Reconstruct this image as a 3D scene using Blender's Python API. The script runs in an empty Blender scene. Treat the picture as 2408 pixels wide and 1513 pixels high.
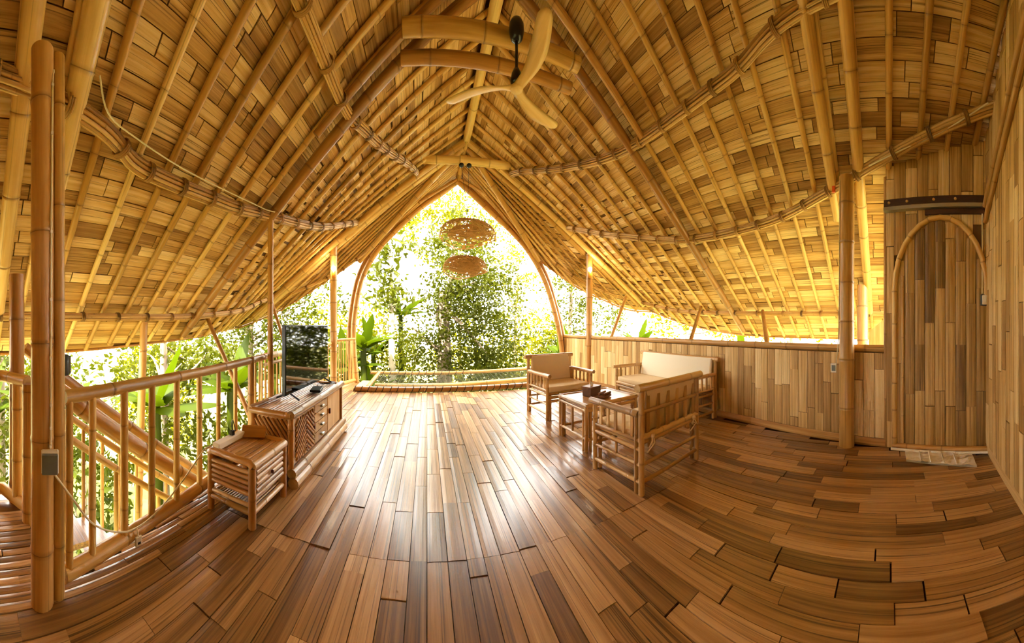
import bpy, math, random
from mathutils import Vector, Matrix
import numpy as np

# ------------------------------------------------------------------ camera, world, sun, exposure
S = bpy.context.scene
C = S.collection
PI = math.pi
H = 1.35                                             # eye height above the floor
cam_d = bpy.data.cameras.new('camera'); cam = bpy.data.objects.new('camera', cam_d); C.objects.link(cam)
cam.location = (0, 0, H); cam.rotation_euler = (PI/2, 0, 0)
cam_d.type = 'PANO'; cam_d.panorama_type = 'CENTRAL_CYLINDRICAL'   # the photo is a stitched cylindrical panorama
FP = 692.0                                           # pixels per radian in the 2408x1513 frame
cam_d.central_cylindrical_range_u_min = (0-1004)/FP
cam_d.central_cylindrical_range_u_max = (2408-1004)/FP
cam_d.central_cylindrical_range_v_min = (768-1513)/FP
cam_d.central_cylindrical_range_v_max = 768/FP
cam_d.central_cylindrical_radius = 1.0
cam_d.clip_end = 300
S.camera = cam

world = bpy.data.worlds.new('sky'); S.world = world; world.use_nodes = True
bg = world.node_tree.nodes['Background']
bg.inputs['Color'].default_value = (1.0, 0.985, 0.94, 1)
bg.inputs['Strength'].default_value = 4.6
sun_d = bpy.data.lights.new('sun', 'SUN'); sun = bpy.data.objects.new('sun', sun_d); C.objects.link(sun)
sun_d.energy = 11.0; sun_d.angle = math.radians(2.0); sun_d.color = (1.0, .93, .78)
sun.rotation_euler = (math.radians(40), math.radians(-20), 0)     # high, from behind the house and its left side
S.view_settings.view_transform = 'Standard'; S.view_settings.look = 'None'
S.view_settings.gamma = 1.0; S.view_settings.use_curve_mapping = False
S.view_settings.exposure = 1.75
S.cycles.max_bounces = 7; S.cycles.diffuse_bounces = 5; S.cycles.glossy_bounces = 3
S.cycles.transmission_bounces = 4; S.cycles.transparent_max_bounces = 4
S.cycles.caustics_reflective = False; S.cycles.caustics_refractive = False
S.cycles.sample_clamp_indirect = 6.0
S.cycles.adaptive_threshold = .11; S.cycles.adaptive_min_samples = 14

random.seed(7)
R = random.Random(11)
V = Vector

# ------------------------------------------------------------------ materials
MATS = {}
def lin(h):
    c = [int(h[i:i+2], 16)/255 for i in (0, 2, 4)]
    return tuple(x/12.92 if x <= .04045 else ((x+.055)/1.055)**2.4 for x in c) + (1,)
def base(name, rough=.5):
    m = bpy.data.materials.new(name); m.use_nodes = True
    nt = m.node_tree; b = nt.nodes['Principled BSDF']; b.inputs['Roughness'].default_value = rough
    MATS[name] = m
    return m, nt, b
def plain(name, hexc, rough=.5, metal=0, spec=.5, noise=0.12, scale=14, emit=0, coat=0):
    m, nt, b = base(name, rough)
    N, L = nt.nodes.new, nt.links.new
    b.inputs['Metallic'].default_value = metal; b.inputs['Specular IOR Level'].default_value = spec
    b.inputs['Coat Weight'].default_value = coat; b.inputs['Coat Roughness'].default_value = .1
    tc = N('ShaderNodeTexCoord'); nz = N('ShaderNodeTexNoise'); nz.inputs['Scale'].default_value = scale; nz.inputs['Detail'].default_value = 3
    L(tc.outputs['Object'], nz.inputs['Vector'])
    mx = N('ShaderNodeMix'); mx.data_type = 'RGBA'
    c = lin(hexc)
    mx.inputs[6].default_value = tuple(x*(1-noise) for x in c[:3])+(1,); mx.inputs[7].default_value = tuple(min(1, x*(1+noise)) for x in c[:3])+(1,)
    L(nz.outputs['Fac'], mx.inputs[0]); L(mx.outputs[2], b.inputs['Base Color'])
    if emit:
        b.inputs['Emission Color'].default_value = c; b.inputs['Emission Strength'].default_value = emit
    return m
def bamboo(name, dark, mid, light, rough=.42, cross=26, along=1.6, crack=.5, bump=.25, node_dark=.55, coat=0.0, tonevar=.9):
    """grain runs along the third component of the 'gc' attribute; every object and piece has its own tone"""
    m, nt, b = base(name, rough)
    N, L = nt.nodes.new, nt.links.new
    at = N('ShaderNodeAttribute'); at.attribute_name = 'gc'
    rn = N('ShaderNodeAttribute'); rn.attribute_name = 'rnd'
    nd = N('ShaderNodeAttribute'); nd.attribute_name = 'node'
    oi = N('ShaderNodeObjectInfo')
    ad = N('ShaderNodeMath'); ad.operation = 'ADD'; L(oi.outputs['Random'], ad.inputs[0]); L(rn.outputs['Fac'], ad.inputs[1])
    fr = N('ShaderNodeMath'); fr.operation = 'FRACT'; L(ad.outputs[0], fr.inputs[0])
    of = N('ShaderNodeMath'); of.operation = 'MULTIPLY'; of.inputs[1].default_value = 37.0; L(fr.outputs[0], of.inputs[0])
    va = N('ShaderNodeVectorMath'); va.operation = 'MULTIPLY_ADD'
    va.inputs[1].default_value = (cross, cross, along)
    L(at.outputs['Vector'], va.inputs[0])
    cb = N('ShaderNodeCombineXYZ'); L(of.outputs[0], cb.inputs[0]); L(of.outputs[0], cb.inputs[2]); L(cb.outputs[0], va.inputs[2])
    n1 = N('ShaderNodeTexNoise'); n1.inputs['Scale'].default_value = 1.0; n1.inputs['Detail'].default_value = 4; n1.inputs['Roughness'].default_value = .6
    L(va.outputs[0], n1.inputs['Vector'])
    # tone of the piece + grain
    tv = N('ShaderNodeMath'); tv.operation = 'MULTIPLY_ADD'; tv.inputs[1].default_value = tonevar*.62; tv.inputs[2].default_value = -.31*tonevar
    L(fr.outputs[0], tv.inputs[0])
    sm = N('ShaderNodeMath'); sm.operation = 'ADD'; L(n1.outputs['Fac'], sm.inputs[0]); L(tv.outputs[0], sm.inputs[1])
    cr = N('ShaderNodeValToRGB'); e = cr.color_ramp.elements
    e[0].position = .16; e[0].color = lin(dark); e[1].position = .86; e[1].color = lin(light)
    em = cr.color_ramp.elements.new(.52); em.color = lin(mid)
    L(sm.outputs[0], cr.inputs[0])
    # long hairline splits
    v2 = N('ShaderNodeVectorMath'); v2.operation = 'MULTIPLY'; v2.inputs[1].default_value = (3.2, 3.2, .55); L(va.outputs[0], v2.inputs[0])
    n2 = N('ShaderNodeTexNoise'); n2.inputs['Scale'].default_value = 1.0; n2.inputs['Detail'].default_value = 2
    L(v2.outputs[0], n2.inputs['Vector'])
    ck = N('ShaderNodeMapRange'); ck.inputs[1].default_value = .30; ck.inputs[2].default_value = .42; ck.inputs[3].default_value = 1.0; ck.inputs[4].default_value = 0.0
    L(n2.outputs['Fac'], ck.inputs[0])
    ckm = N('ShaderNodeMath'); ckm.operation = 'MULTIPLY'; ckm.inputs[1].default_value = crack; L(ck.outputs[0], ckm.inputs[0])
    ndm = N('ShaderNodeMath'); ndm.operation = 'MULTIPLY_ADD'; ndm.inputs[1].default_value = node_dark; L(nd.outputs['Fac'], ndm.inputs[0]); L(ckm.outputs[0], ndm.inputs[2]); ndm.use_clamp = True
    dk = N('ShaderNodeMix'); dk.data_type = 'RGBA'; L(ndm.outputs[0], dk.inputs[0]); L(cr.outputs['Color'], dk.inputs[6])
    d = lin(dark); dk.inputs[7].default_value = (d[0]*.35, d[1]*.3, d[2]*.3, 1)
    L(dk.outputs[2], b.inputs['Base Color'])
    bp = N('ShaderNodeBump'); bp.inputs['Strength'].default_value = bump; bp.inputs['Distance'].default_value = .004
    L(n2.outputs['Fac'], bp.inputs['Height']); L(bp.outputs[0], b.inputs['Normal'])
    b.inputs['Coat Weight'].default_value = coat; b.inputs['Coat Roughness'].default_value = .18
    return m
M_pole  = bamboo('bamboo_pole',  'a87c34', 'd2a456', 'ebca84', .34, cross=18, along=1.2, crack=.4, bump=.15, node_dark=.75)
M_brown = bamboo('bamboo_pole_brown', '8e5e23', 'ba853f', 'd9ab64', .34, cross=18, along=1.2, crack=.4, bump=.15, node_dark=.75)
M_split = bamboo('split_bamboo', '986f33', 'c59852', 'e5c282', .5, cross=30, along=1.2, crack=.7, bump=.25, node_dark=.6)
M_roof  = bamboo('roof_board', '94692e', 'd0a460', 'eed09a', .6, cross=38, along=1.5, crack=.8, bump=.5, tonevar=1.0)
M_deck  = bamboo('roof_deck',  '4a3010', '6b481c', '865e2a', .7, cross=20, along=1.5, crack=.4, bump=.2)
M_wall  = bamboo('wall_board', 'a07839', 'd6ad66', 'f0d498', .55, cross=44, along=1.3, crack=.8, bump=.5)
M_door  = bamboo('door_board', '6e4e1e', 'b08742', 'd6b06a', .5, cross=44, along=1.3, crack=.9, bump=.6)
M_floor = bamboo('floor_plank', '6e4a24', 'aa7d46', 'd4a972', .30, cross=40, along=1.2, crack=.85, bump=.3, coat=.4, tonevar=1.0)
M_under = plain('floor_underside', '3a2612', .9, spec=.05)
M_furn  = bamboo('furniture_bamboo', '987033', 'c49654', 'e4c286', .3, cross=16, along=1.4, crack=.15, bump=.08, node_dark=.5, coat=.35)
M_cons  = bamboo('console_bamboo', '96632a', 'bb8543', 'd7a768', .28, cross=20, along=1.4, crack=.2, bump=.08, node_dark=.5, coat=.5)
M_cush  = plain('cushion_fabric', 'e2caa0', .9, noise=.05, scale=120, spec=.2)
M_cush2 = plain('cushion_cream', 'f0e6cc', .9, noise=.04, scale=120, spec=.2)
M_black = plain('black_plastic', '0d0d0f', .3, noise=.1)
M_screen = plain('tv_screen', '050506', .04, noise=.05, spec=.8)
M_grey  = plain('grey_plastic', '6d716a', .4)
M_dgrey = plain('dark_grey_plastic', '3a3c3a', .45)
M_white = plain('white_plastic', 'efeadb', .35, noise=.03)
M_cable = plain('cable_white', 'e6dcba', .45, noise=.03)
M_rope  = plain('dark_rope', '2a1a0e', .9)
M_bind  = bamboo('rattan_binding', '6b4a1c', '94682b', 'b5873f', .6, cross=60, along=3)
M_walnut = bamboo('walnut', '5a3418', '7d4e28', '9c6a3c', .4, cross=30, along=4, crack=.3)
M_fan   = bamboo('fan_blade', 'd3a75c', 'e2bb73', 'ecca86', .42, cross=30, along=2.0, crack=.1, bump=.03, tonevar=.3)
M_weave = plain('woven_rattan', 'd3ab70', .7, noise=.2)
M_track = bamboo('track_wood', '2d170c', '43230f', '5a3318', .5, cross=30, along=2)
M_steel = plain('steel', 'b9bbb4', .35, metal=.8)
M_mat   = plain('mat_cotton', 'f6f4ee', .95, noise=.06, scale=80, spec=.1)
M_tissue = plain('tissue_paper', 'f2f0ea', .9, noise=.02)
M_orange = plain('orange_tag', 'e0561a', .5)
M_amber = plain('amber_socket', 'd98a1e', .4)
M_bulb  = plain('bulb_glow', 'fff2d6', .4, emit=9.0, noise=0)
M_bark  = bamboo('tree_bark', '6a5a48', '94836c', 'b5a68d', .9, cross=9, along=2.2, crack=.5, bump=.6)
M_bark2 = bamboo('pale_bark', 'a3947a', 'c5b89c', 'd9cfb6', .9, cross=6, along=2.5, crack=.3, bump=.4)
M_net   = plain('net_cord', '55543a', .9)
M_red   = plain('maroon_knob', '5a1d10', .35)

def leafmat(name, cols, trans=.5):
    m = bpy.data.materials.new(name); m.use_nodes = True; nt = m.node_tree; nt.nodes.clear(); MATS[name] = m
    N, L = nt.nodes.new, nt.links.new
    o = N('ShaderNodeOutputMaterial'); rn = N('ShaderNodeAttribute'); rn.attribute_name = 'rnd'
    oi = N('ShaderNodeObjectInfo')
    ad = N('ShaderNodeMath'); ad.operation = 'MULTIPLY_ADD'; ad.inputs[1].default_value = .25; L(oi.outputs['Random'], ad.inputs[0]); L(rn.outputs['Fac'], ad.inputs[2])
    fr = N('ShaderNodeMath'); fr.operation = 'FRACT'; L(ad.outputs[0], fr.inputs[0])
    cr = N('ShaderNodeValToRGB'); L(fr.outputs[0], cr.inputs[0])
    for i, c in enumerate(cols):
        p = i/(len(cols)-1)
        el = cr.color_ramp.elements[0] if i == 0 else (cr.color_ramp.elements[1] if i == len(cols)-1 else cr.color_ramp.elements.new(p))
        el.position = p; el.color = lin(c)
    df = N('ShaderNodeBsdfDiffuse'); tr = N('ShaderNodeBsdfTranslucent'); gl = N('ShaderNodeBsdfGlossy'); gl.inputs['Roughness'].default_value = .45
    mx = N('ShaderNodeMixShader'); mx.inputs[0].default_value = trans
    m2 = N('ShaderNodeMixShader'); m2.inputs[0].default_value = .012
    L(cr.outputs['Color'], df.inputs['Color']); L(cr.outputs['Color'], tr.inputs['Color'])
    L(df.outputs[0], mx.inputs[1]); L(tr.outputs[0], mx.inputs[2]); L(mx.outputs[0], m2.inputs[1]); L(gl.outputs[0], m2.inputs[2]); L(m2.outputs[0], o.inputs['Surface'])
    return m
M_leaf   = leafmat('tree_leaf', ['3c4204', '686a06', '908808', 'b0a00c', '505405'])
M_leaf_y = leafmat('light_leaf', ['6c6c06', '98900a', 'bca810', 'd2bc1c', '807c06'])
M_banana = leafmat('banana_leaf', ['3c4c03', '626c05', '8a8808', 'aca412', '4c5a04'])
M_grass  = leafmat('undergrowth', ['3c4604', '66700a', '8e8c10', 'b0a41c', '525a08'], .35)

# ------------------------------------------------------------------ mesh collector
class MB:
    def __init__(s): s.v = []; s.f = []; s.gc = []; s.rnd = []; s.node = []; s.sm = []
    def add(s, verts, faces, gcs=None, rnd=0.0, node=None, smooth=False):
        o = len(s.v)
        s.v += [tuple(p) for p in verts]
        s.gc += [tuple(g) for g in (gcs if gcs is not None else verts)]
        s.rnd += [rnd]*len(verts)
        s.node += (node if node is not None else [0.0]*len(verts))
        s.f += [tuple(i+o for i in f) for f in faces]; s.sm += [smooth]*len(faces)
        return s
    def box(s, lo, hi, axis=2, rnd=0.0, bev=0.0, rot=None):
        (x0, y0, z0), (x1, y1, z1) = lo, hi
        if bev > 0: return s.rbox(lo, hi, bev, axis, rnd, rot)
        vs = [V((x, y, z)) for x in (x0, x1) for y in (y0, y1) for z in (z0, z1)]
        fs = [(0,1,3,2),(4,6,7,5),(0,4,5,1),(2,3,7,6),(0,2,6,4),(1,5,7,3)]
        g = [s._g(p, axis) for p in vs]
        if rot: vs = [rot @ p for p in vs]
        return s.add(vs, fs, g, rnd)
    @staticmethod
    def _g(p, axis): return (p[1], p[2], p[0]) if axis == 0 else ((p[0], p[2], p[1]) if axis == 1 else (p[0], p[1], p[2]))
    def rbox(s, lo, hi, b, axis=2, rnd=0.0, rot=None, n=3):
        """rounded box: eight corner patches, convex"""
        c = [(lo[i]+hi[i])/2 for i in range(3)]; h = [max(1e-4, (hi[i]-lo[i])/2-b) for i in range(3)]
        nu, nv = 4*n, 2*n-1
        vs = []
        for j in range(nv+1):
            ph = -PI/2+PI*j/nv
            for i in range(nu):
                th = 2*PI*i/nu+PI/nu
                d = (math.cos(ph)*math.cos(th), math.cos(ph)*math.sin(th), math.sin(ph))
                sg = (1 if math.cos(th) > 0 else -1, 1 if math.sin(th) > 0 else -1, 1 if j > nv/2 else -1)
                vs.append(V([c[k]+h[k]*sg[k]+b*d[k] for k in range(3)]))
        fs = []
        for j in range(nv):
            for i in range(nu):
                a = j*nu+i; bb = j*nu+(i+1) % nu
                fs.append((a, bb, bb+nu, a+nu))
        fs.append(tuple(range(nu-1, -1, -1))); fs.append(tuple(nv*nu+i for i in range(nu)))
        g = [s._g(p, axis) for p in vs]
        if rot: vs = [rot @ p for p in vs]
        return s.add(vs, fs, g, rnd, smooth=b >= .012)
    def pole(s, path, r, gap=.38, seg=12, r1=None, nodes=True, rnd=0.0, caps=True, rr=None, jit=.25, bulge=.07):
        pts = [V(p) for p in path]
        L = [0.0]
        for a, b in zip(pts, pts[1:]): L.append(L[-1]+(b-a).length)
        T = L[-1]
        if r1 is None: r1 = r
        rr = rr or R
        st = {0.0: 0, T: 0}
        for l in L[1:-1]: st[l] = 0
        marks = []
        if nodes:
            x = gap*rr.uniform(.25, .8)
            while x < T-.03:
                marks.append(x); x += gap*rr.uniform(1-jit, 1+jit)
        rings = [(l, 1.0, 0.0) for l in st]
        w = min(.014, r*.35)
        for mk in marks: rings += [(mk-w*1.6, 1.0, 0.0), (mk-w*.25, 1+bulge*.6, .35), (mk, 1-bulge*.2, 1.0), (mk+w*.3, 1+bulge, .35), (mk+w*1.6, 1.0, 0.0)]
        rings = sorted(q for q in rings if 0 <= q[0] <= T)
        def at(l):
            for i in range(len(L)-1):
                if l <= L[i+1]+1e-9:
                    t = (l-L[i])/max(1e-9, L[i+1]-L[i]); return pts[i].lerp(pts[i+1], t), i
            return pts[-1].copy(), len(L)-2
        tan = [(pts[i+1]-pts[i]).normalized() for i in range(len(pts)-1)]
        up = V((0, 0, 1)) if abs(tan[0].z) < .9 else V((1, 0, 0))
        u = tan[0].cross(up).normalized(); prev = tan[0]
        vs = []; gs = []; nds = []; off = rr.uniform(0, 9)
        for (l, k, ndv) in rings:
            p, i = at(l)
            t = tan[i]
            if i+1 < len(tan) and l >= L[i+1]-1e-6: t = (tan[i]+tan[i+1]).normalized()
            q = prev.rotation_difference(t); u = (q @ u); u = (u-t*u.dot(t)).normalized(); prev = t
            w2 = t.cross(u)
            rad = (r+(r1-r)*l/T)*k
            for a in range(seg):
                an = 2*PI*a/seg; ca, sa = math.cos(an), math.sin(an)
                vs.append(p+u*(ca*rad)+w2*(sa*rad)); gs.append((ca*r+off, sa*r, l+off)); nds.append(ndv)
        n = len(rings); fs = []
        for j in range(n-1):
            for a in range(seg):
                b = (a+1) % seg
                fs.append((j*seg+a, j*seg+b, (j+1)*seg+b, (j+1)*seg+a))
        s.add(vs, fs, gs, rnd, nds, True)
        if caps:
            for j, rev in ((0, True), (n-1, False)):
                ring = vs[j*seg:(j+1)*seg]; f = tuple(range(seg))
                s.add(ring, [f[::-1] if rev else f], gs[j*seg:(j+1)*seg], rnd, [.3]*seg)
        return s
    def tube(s, path, r, seg=6, rnd=0.0, closed=False):
        if closed: path = list(path)+[path[0]]
        return s.pole(path, r, seg=seg, nodes=False, rnd=rnd, caps=not closed)
    def lathe(s, prof, seg=20, c=(0, 0, 0), rnd=0.0, axis=None):
        vs = []; n = len(prof)
        for (rr_, z) in prof:
            for a in range(seg):
                an = 2*PI*a/seg; vs.append(V((rr_*math.cos(an), rr_*math.sin(an), z)))
        fs = []
        for j in range(n-1):
            for a in range(seg):
                b = (a+1) % seg; fs.append((j*seg+a, j*seg+b, (j+1)*seg+b, (j+1)*seg+a))
        fs.append(tuple(range(seg-1, -1, -1))); fs.append(tuple((n-1)*seg+a for a in range(seg)))
        g = [tuple(p) for p in vs]
        if axis is not None: q = V((0, 0, 1)).rotation_difference(V(axis).normalized()); vs = [q @ p for p in vs]
        vs = [p+V(c) for p in vs]
        return s.add(vs, fs, g, rnd, smooth=True)
    def mesh(s, name, mat, off=V((0, 0, 0))):
        me = bpy.data.meshes.new(name)
        me.from_pydata([(p[0]-off[0], p[1]-off[1], p[2]-off[2]) for p in s.v], [], s.f)
        me.polygons.foreach_set('use_smooth', s.sm)
        a = me.attributes.new('gc', 'FLOAT_VECTOR', 'POINT'); a.data.foreach_set('vector', [x for g in s.gc for x in g])
        a = me.attributes.new('rnd', 'FLOAT', 'POINT'); a.data.foreach_set('value', s.rnd)
        a = me.attributes.new('node', 'FLOAT', 'POINT'); a.data.foreach_set('value', s.node)
        me.materials.append(mat); me.update()
        return me
    def build(s, name, mat, parent=None, own=True):
        """one mesh object; its origin sits at the bottom middle of its own box, in the frame of its parent"""
        xs = [p[0] for p in s.v]; ys = [p[1] for p in s.v]; zs = [p[2] for p in s.v]
        off = V(((min(xs)+max(xs))/2, (min(ys)+max(ys))/2, min(zs)))
        me = s.mesh(name, mat, off)
        o = bpy.data.objects.new(name, me); C.objects.link(o)
        if parent is not None:
            o.parent = parent
            o.location = off - ORG.get(parent.name, V((0, 0, 0)))
        else: o.location = off
        ORG[o.name] = off if parent is None else off
        return o
ORG = {}          # where a parent's own frame starts, in the coordinates its parts are drawn in
def tag(o, label=None, cat=None, group=None, kind=None):
    if label: o['label'] = label
    if cat: o['category'] = cat
    if group: o['group'] = group
    if kind: o['kind'] = kind
    return o
def thing(name, label, cat, loc=(0, 0, 0), group=None, world=True, rotz=0.0):
    """an Empty at the thing's base; world=True: its parts are drawn in world coordinates"""
    o = bpy.data.objects.new(name, None); C.objects.link(o); o.empty_display_size = .1
    o.location = loc; o.rotation_euler = (0, 0, rotz)
    ORG[o.name] = V(loc) if world else V((0, 0, 0))
    return tag(o, label, cat, group)
def adopt(o, parent):
    """make a finished object a part of something else, staying where it is"""
    o.parent = parent; o.location = ORG[o.name]-ORG[parent.name]
    if 'category' in o: del o['category']
    return o
def P(path, r, **k): return MB().pole(path, r, **k)
def one(name, mb, mat, label, cat, group=None, kind=None): return tag(mb.build(name, mat), label, cat, group, kind)
def smooth_path(pts, n=6):
    pts = [V(p) for p in pts]; out = []
    for i in range(len(pts)-1):
        p0 = pts[max(0, i-1)]; p1 = pts[i]; p2 = pts[i+1]; p3 = pts[min(len(pts)-1, i+2)]
        for k in range(n):
            t = k/n
            out.append(.5*((2*p1)+(p2-p0)*t+(2*p0-5*p1+4*p2-p3)*t*t+(3*p1-p0-3*p2+p3)*t**3))
    out.append(pts[-1]); return out
def seen(p, area, n):
    """how large a piece of that area and normal shows from the middle of the room"""
    d = V(p)-V((0, 0, H)); D2 = max(.2, d.length_squared)
    th = math.atan2(d.x, d.y); el = d.z/max(.1, math.hypot(d.x, d.y))
    if not (-1.5 < th < 2.07 and -1.12 < el < 1.15): return area*1e-4/D2
    return area*abs(d.normalized().dot(n))/D2

BOARD = {}
def board_mesh(w, l, t, mat, kindname, crown=.004):
    """flattened bamboo board: x = width, y = length, outer face up, slightly crowned"""
    w = round(w*500)/500; l = round(l*100)/100; k = (w, l, t, mat.name, kindname)
    if k not in BOARD:
        b = MB(); x = w/2; y = l/2
        prof = [(-x, 0), (-x, t), (-x*.45, t+crown), (x*.4, t+crown*.8), (x, t), (x, 0)]
        vs = [V((px, sy*y, pz)) for sy in (-1, 1) for (px, pz) in prof]
        fs = [(i, i+6, i+7, i+1) for i in range(5)] + [(5, 11, 6, 0)] + [(0, 1, 2, 3, 4, 5), (11, 10, 9, 8, 7, 6)]
        b.add(vs, fs, [(p.x, p.z, p.y) for p in vs])
        BOARD[k] = (b, b.mesh(kindname, mat))
    return BOARD[k]
def board(name, c, xdir, ydir, w, l, t, mat, parent, porg, crown=.004):
    """a board as a part of its own; xdir = width, ydir = length, xdir x ydir = outer face"""
    _, me = board_mesh(w, l, t, mat, name, crown)
    o = bpy.data.objects.new(name, me); C.objects.link(o); o.parent = parent
    xd = V(xdir).normalized(); yd = V(ydir).normalized(); n = xd.cross(yd).normalized(); yd = n.cross(xd)
    m = Matrix((xd, yd, n)).transposed().to_4x4(); m.translation = V(c)-porg
    o.matrix_local = m
    return o
def board_into(mb, c, xdir, ydir, w, l, t, mat, rnd, crown=.004):
    b, _ = board_mesh(w, l, t, mat, 'x', crown)
    xd = V(xdir).normalized(); yd = V(ydir).normalized(); n = xd.cross(yd).normalized(); yd = n.cross(xd)
    m = Matrix((xd, yd, n)).transposed()
    mb.add([m @ V(p)+V(c) for p in b.v], b.f, b.gc, rnd)
def lay(name, pieces, limit, mat, parent, t, crown=.004):
    """pieces: (centre, xdir, ydir, w, l); the largest in view become parts, the rest one part of kind stuff"""
    porg = ORG[parent.name]
    pieces = sorted(pieces, key=lambda q: -seen(q[0], q[3]*q[4], V(q[1]).cross(V(q[2])).normalized()))
    for q in pieces[:limit]: board(name, *q, t, mat, parent, porg, crown)
    if pieces[limit:]:
        mb = MB()
        for q in pieces[limit:]: board_into(mb, *q, t, mat, R.random(), crown)
        o = mb.build('far_'+name, mat, parent); o['kind'] = 'stuff'
# ------------------------------------------------------------------ the roof shape
XR, ZR = .78, 5.1                       # ridge line
YB, YF2 = -1.02, 5.9                    # back wall, second frame
def slope(side, Y):
    s0, s1 = (.95, .74) if side < 0 else (.80, .70)
    t = min(max((Y-3.0)/2.75, 0), 1); t = t*t*(3-2*t)*.5+t*t*.5
    return s0+(s1-s0)*t
def rp(side, d, Y, off=0.0):
    """point on the roof slope at plan distance d from the ridge; off = shift along the upward normal"""
    s = slope(side, Y); n = V((side*s, 0, 1)).normalized()
    return V((XR+side*d, Y, ZR-s*d))+n*off
def interp(tab, y):
    if y <= tab[0][0]: return tab[0][1]
    for (a, b), (c, d) in zip(tab, tab[1:]):
        if y <= c: return b+(d-b)*(y-a)/(c-a)
    return tab[-1][1]
EAVE = {-1: [(-1.2, 4.38), (1.25, 4.35), (3.3, 4.22), (4.1, 4.38), (5.0, 4.8), (5.9, 5.2)],
        1: [(-1.2, 5.08), (.95, 5.06), (2.1, 5.05), (3.65, 4.98), (5.0, 5.08), (5.9, 4.85)]}
def dmax(side, Y): return interp(EAVE[side], Y)
LEFT_OF = {-1: 'left', 1: 'right'}
ceil = {}; fold = {}
for side in (-1, 1):
    mb = MB(); n = 26; m = 6
    Ys = [YB-.35+(YF2+.1-YB+.35)*i/n for i in range(n+1)]
    for lay_ in (0, 1):
        vs = [rp(side, (dmax(side, Y)+.03)*j/m if j else -.12, Y, .082+.05*lay_) for Y in Ys for j in range(m+1)]
        fs = [(i*(m+1)+j, i*(m+1)+j+1, (i+1)*(m+1)+j+1, (i+1)*(m+1)+j) for i in range(n) for j in range(m)]
        mb.add(vs, fs, [(p.x, p.z, p.y) for p in vs])
    k = (n+1)*(m+1)                                         # edges of the slab
    rim = [i*(m+1)+m for i in range(n+1)]
    mb.f += [(a, b, b+k, a+k) for a, b in zip(rim, rim[1:])]; mb.sm += [False]*(len(rim)-1)
    for i in (0, n):
        e = [i*(m+1)+j for j in range(m+1)]; mb.f += [(a, b, b+k, a+k) for a, b in zip(e, e[1:])]; mb.sm += [False]*m
    o = mb.build('ceiling', M_deck)
    tag(o, 'boarded %s roof slope of split bamboo with round rafters, under the ridge' % LEFT_OF[side], None, None, 'structure')
    ceil[side] = o
    # lining boards, their grain along the house
    pieces = []; d = .06
    while d < 5.3:
        w = R.choice((.11, .12, .13, .14, .15)); sl = slope(side, 1.0); dd = w/math.sqrt(1+sl*sl)
        Y = YB-.1-R.uniform(0, .5)
        while Y < YF2:
            l = round(R.choice((.3, .45, .6, .6, .75, .9, 1.1))*20)/20
            yc = min(Y+l/2, YF2); dc = d+dd/2
            if yc+l/2 > YF2+.1: l = max(.1, round((YF2+.1-Y)*20)/20); yc = Y+l/2
            if dc < dmax(side, yc)-.02:
                s = slope(side, yc)
                sd = V((side, 0, -s)).normalized()
                wide = w*math.sqrt(1+s*s)/math.sqrt(1+sl*sl)/1.0
                n_dn = -V((side*s, 0, 1)).normalized()
                tilt = R.uniform(-.05, .05)
                xd = (sd+n_dn*tilt)
                yd = V((0, 1, (rp(side, dc, yc+.1).z-rp(side, dc, yc-.1).z)/.2))
                if xd.cross(yd).dot(n_dn) < 0: yd = -yd
                pieces.append((rp(side, dc, yc, .081-R.uniform(0, .008)), xd, yd, w-.006, l-.007))
            Y += l
        d += dd
    lay('roof_board', pieces, 300, M_roof, o, .011)
    # round rafters
    for Y in [-.92, -.62, -.32, 0.0, .32, .60, .90, 1.24, 1.54, 1.85, 2.15, 2.47, 2.78, 3.10, 3.42, 3.73, 4.05, 4.38, 4.70, 5.02, 5.34, 5.62]:
        e = dmax(side, Y)-.06+R.uniform(-.03, .03); r = R.uniform(.029, .035)
        P([rp(side, -.02, Y, .035), rp(side, e*.5, Y+R.uniform(-.012, .012), .03), rp(side, e, Y, .035)], r, r1=r*.92, gap=.42).build('rafter', M_pole, o)
    # eave lath
    P(smooth_path([rp(side, dmax(side, Y)-.01, Y, .06) for Y in (-1.3, 0, 1.2, 2.4, 3.3, 4.1, 5.0, 5.9)], 3), .02, gap=.5, seg=8).build('eave_lath', M_brown, o)

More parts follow.
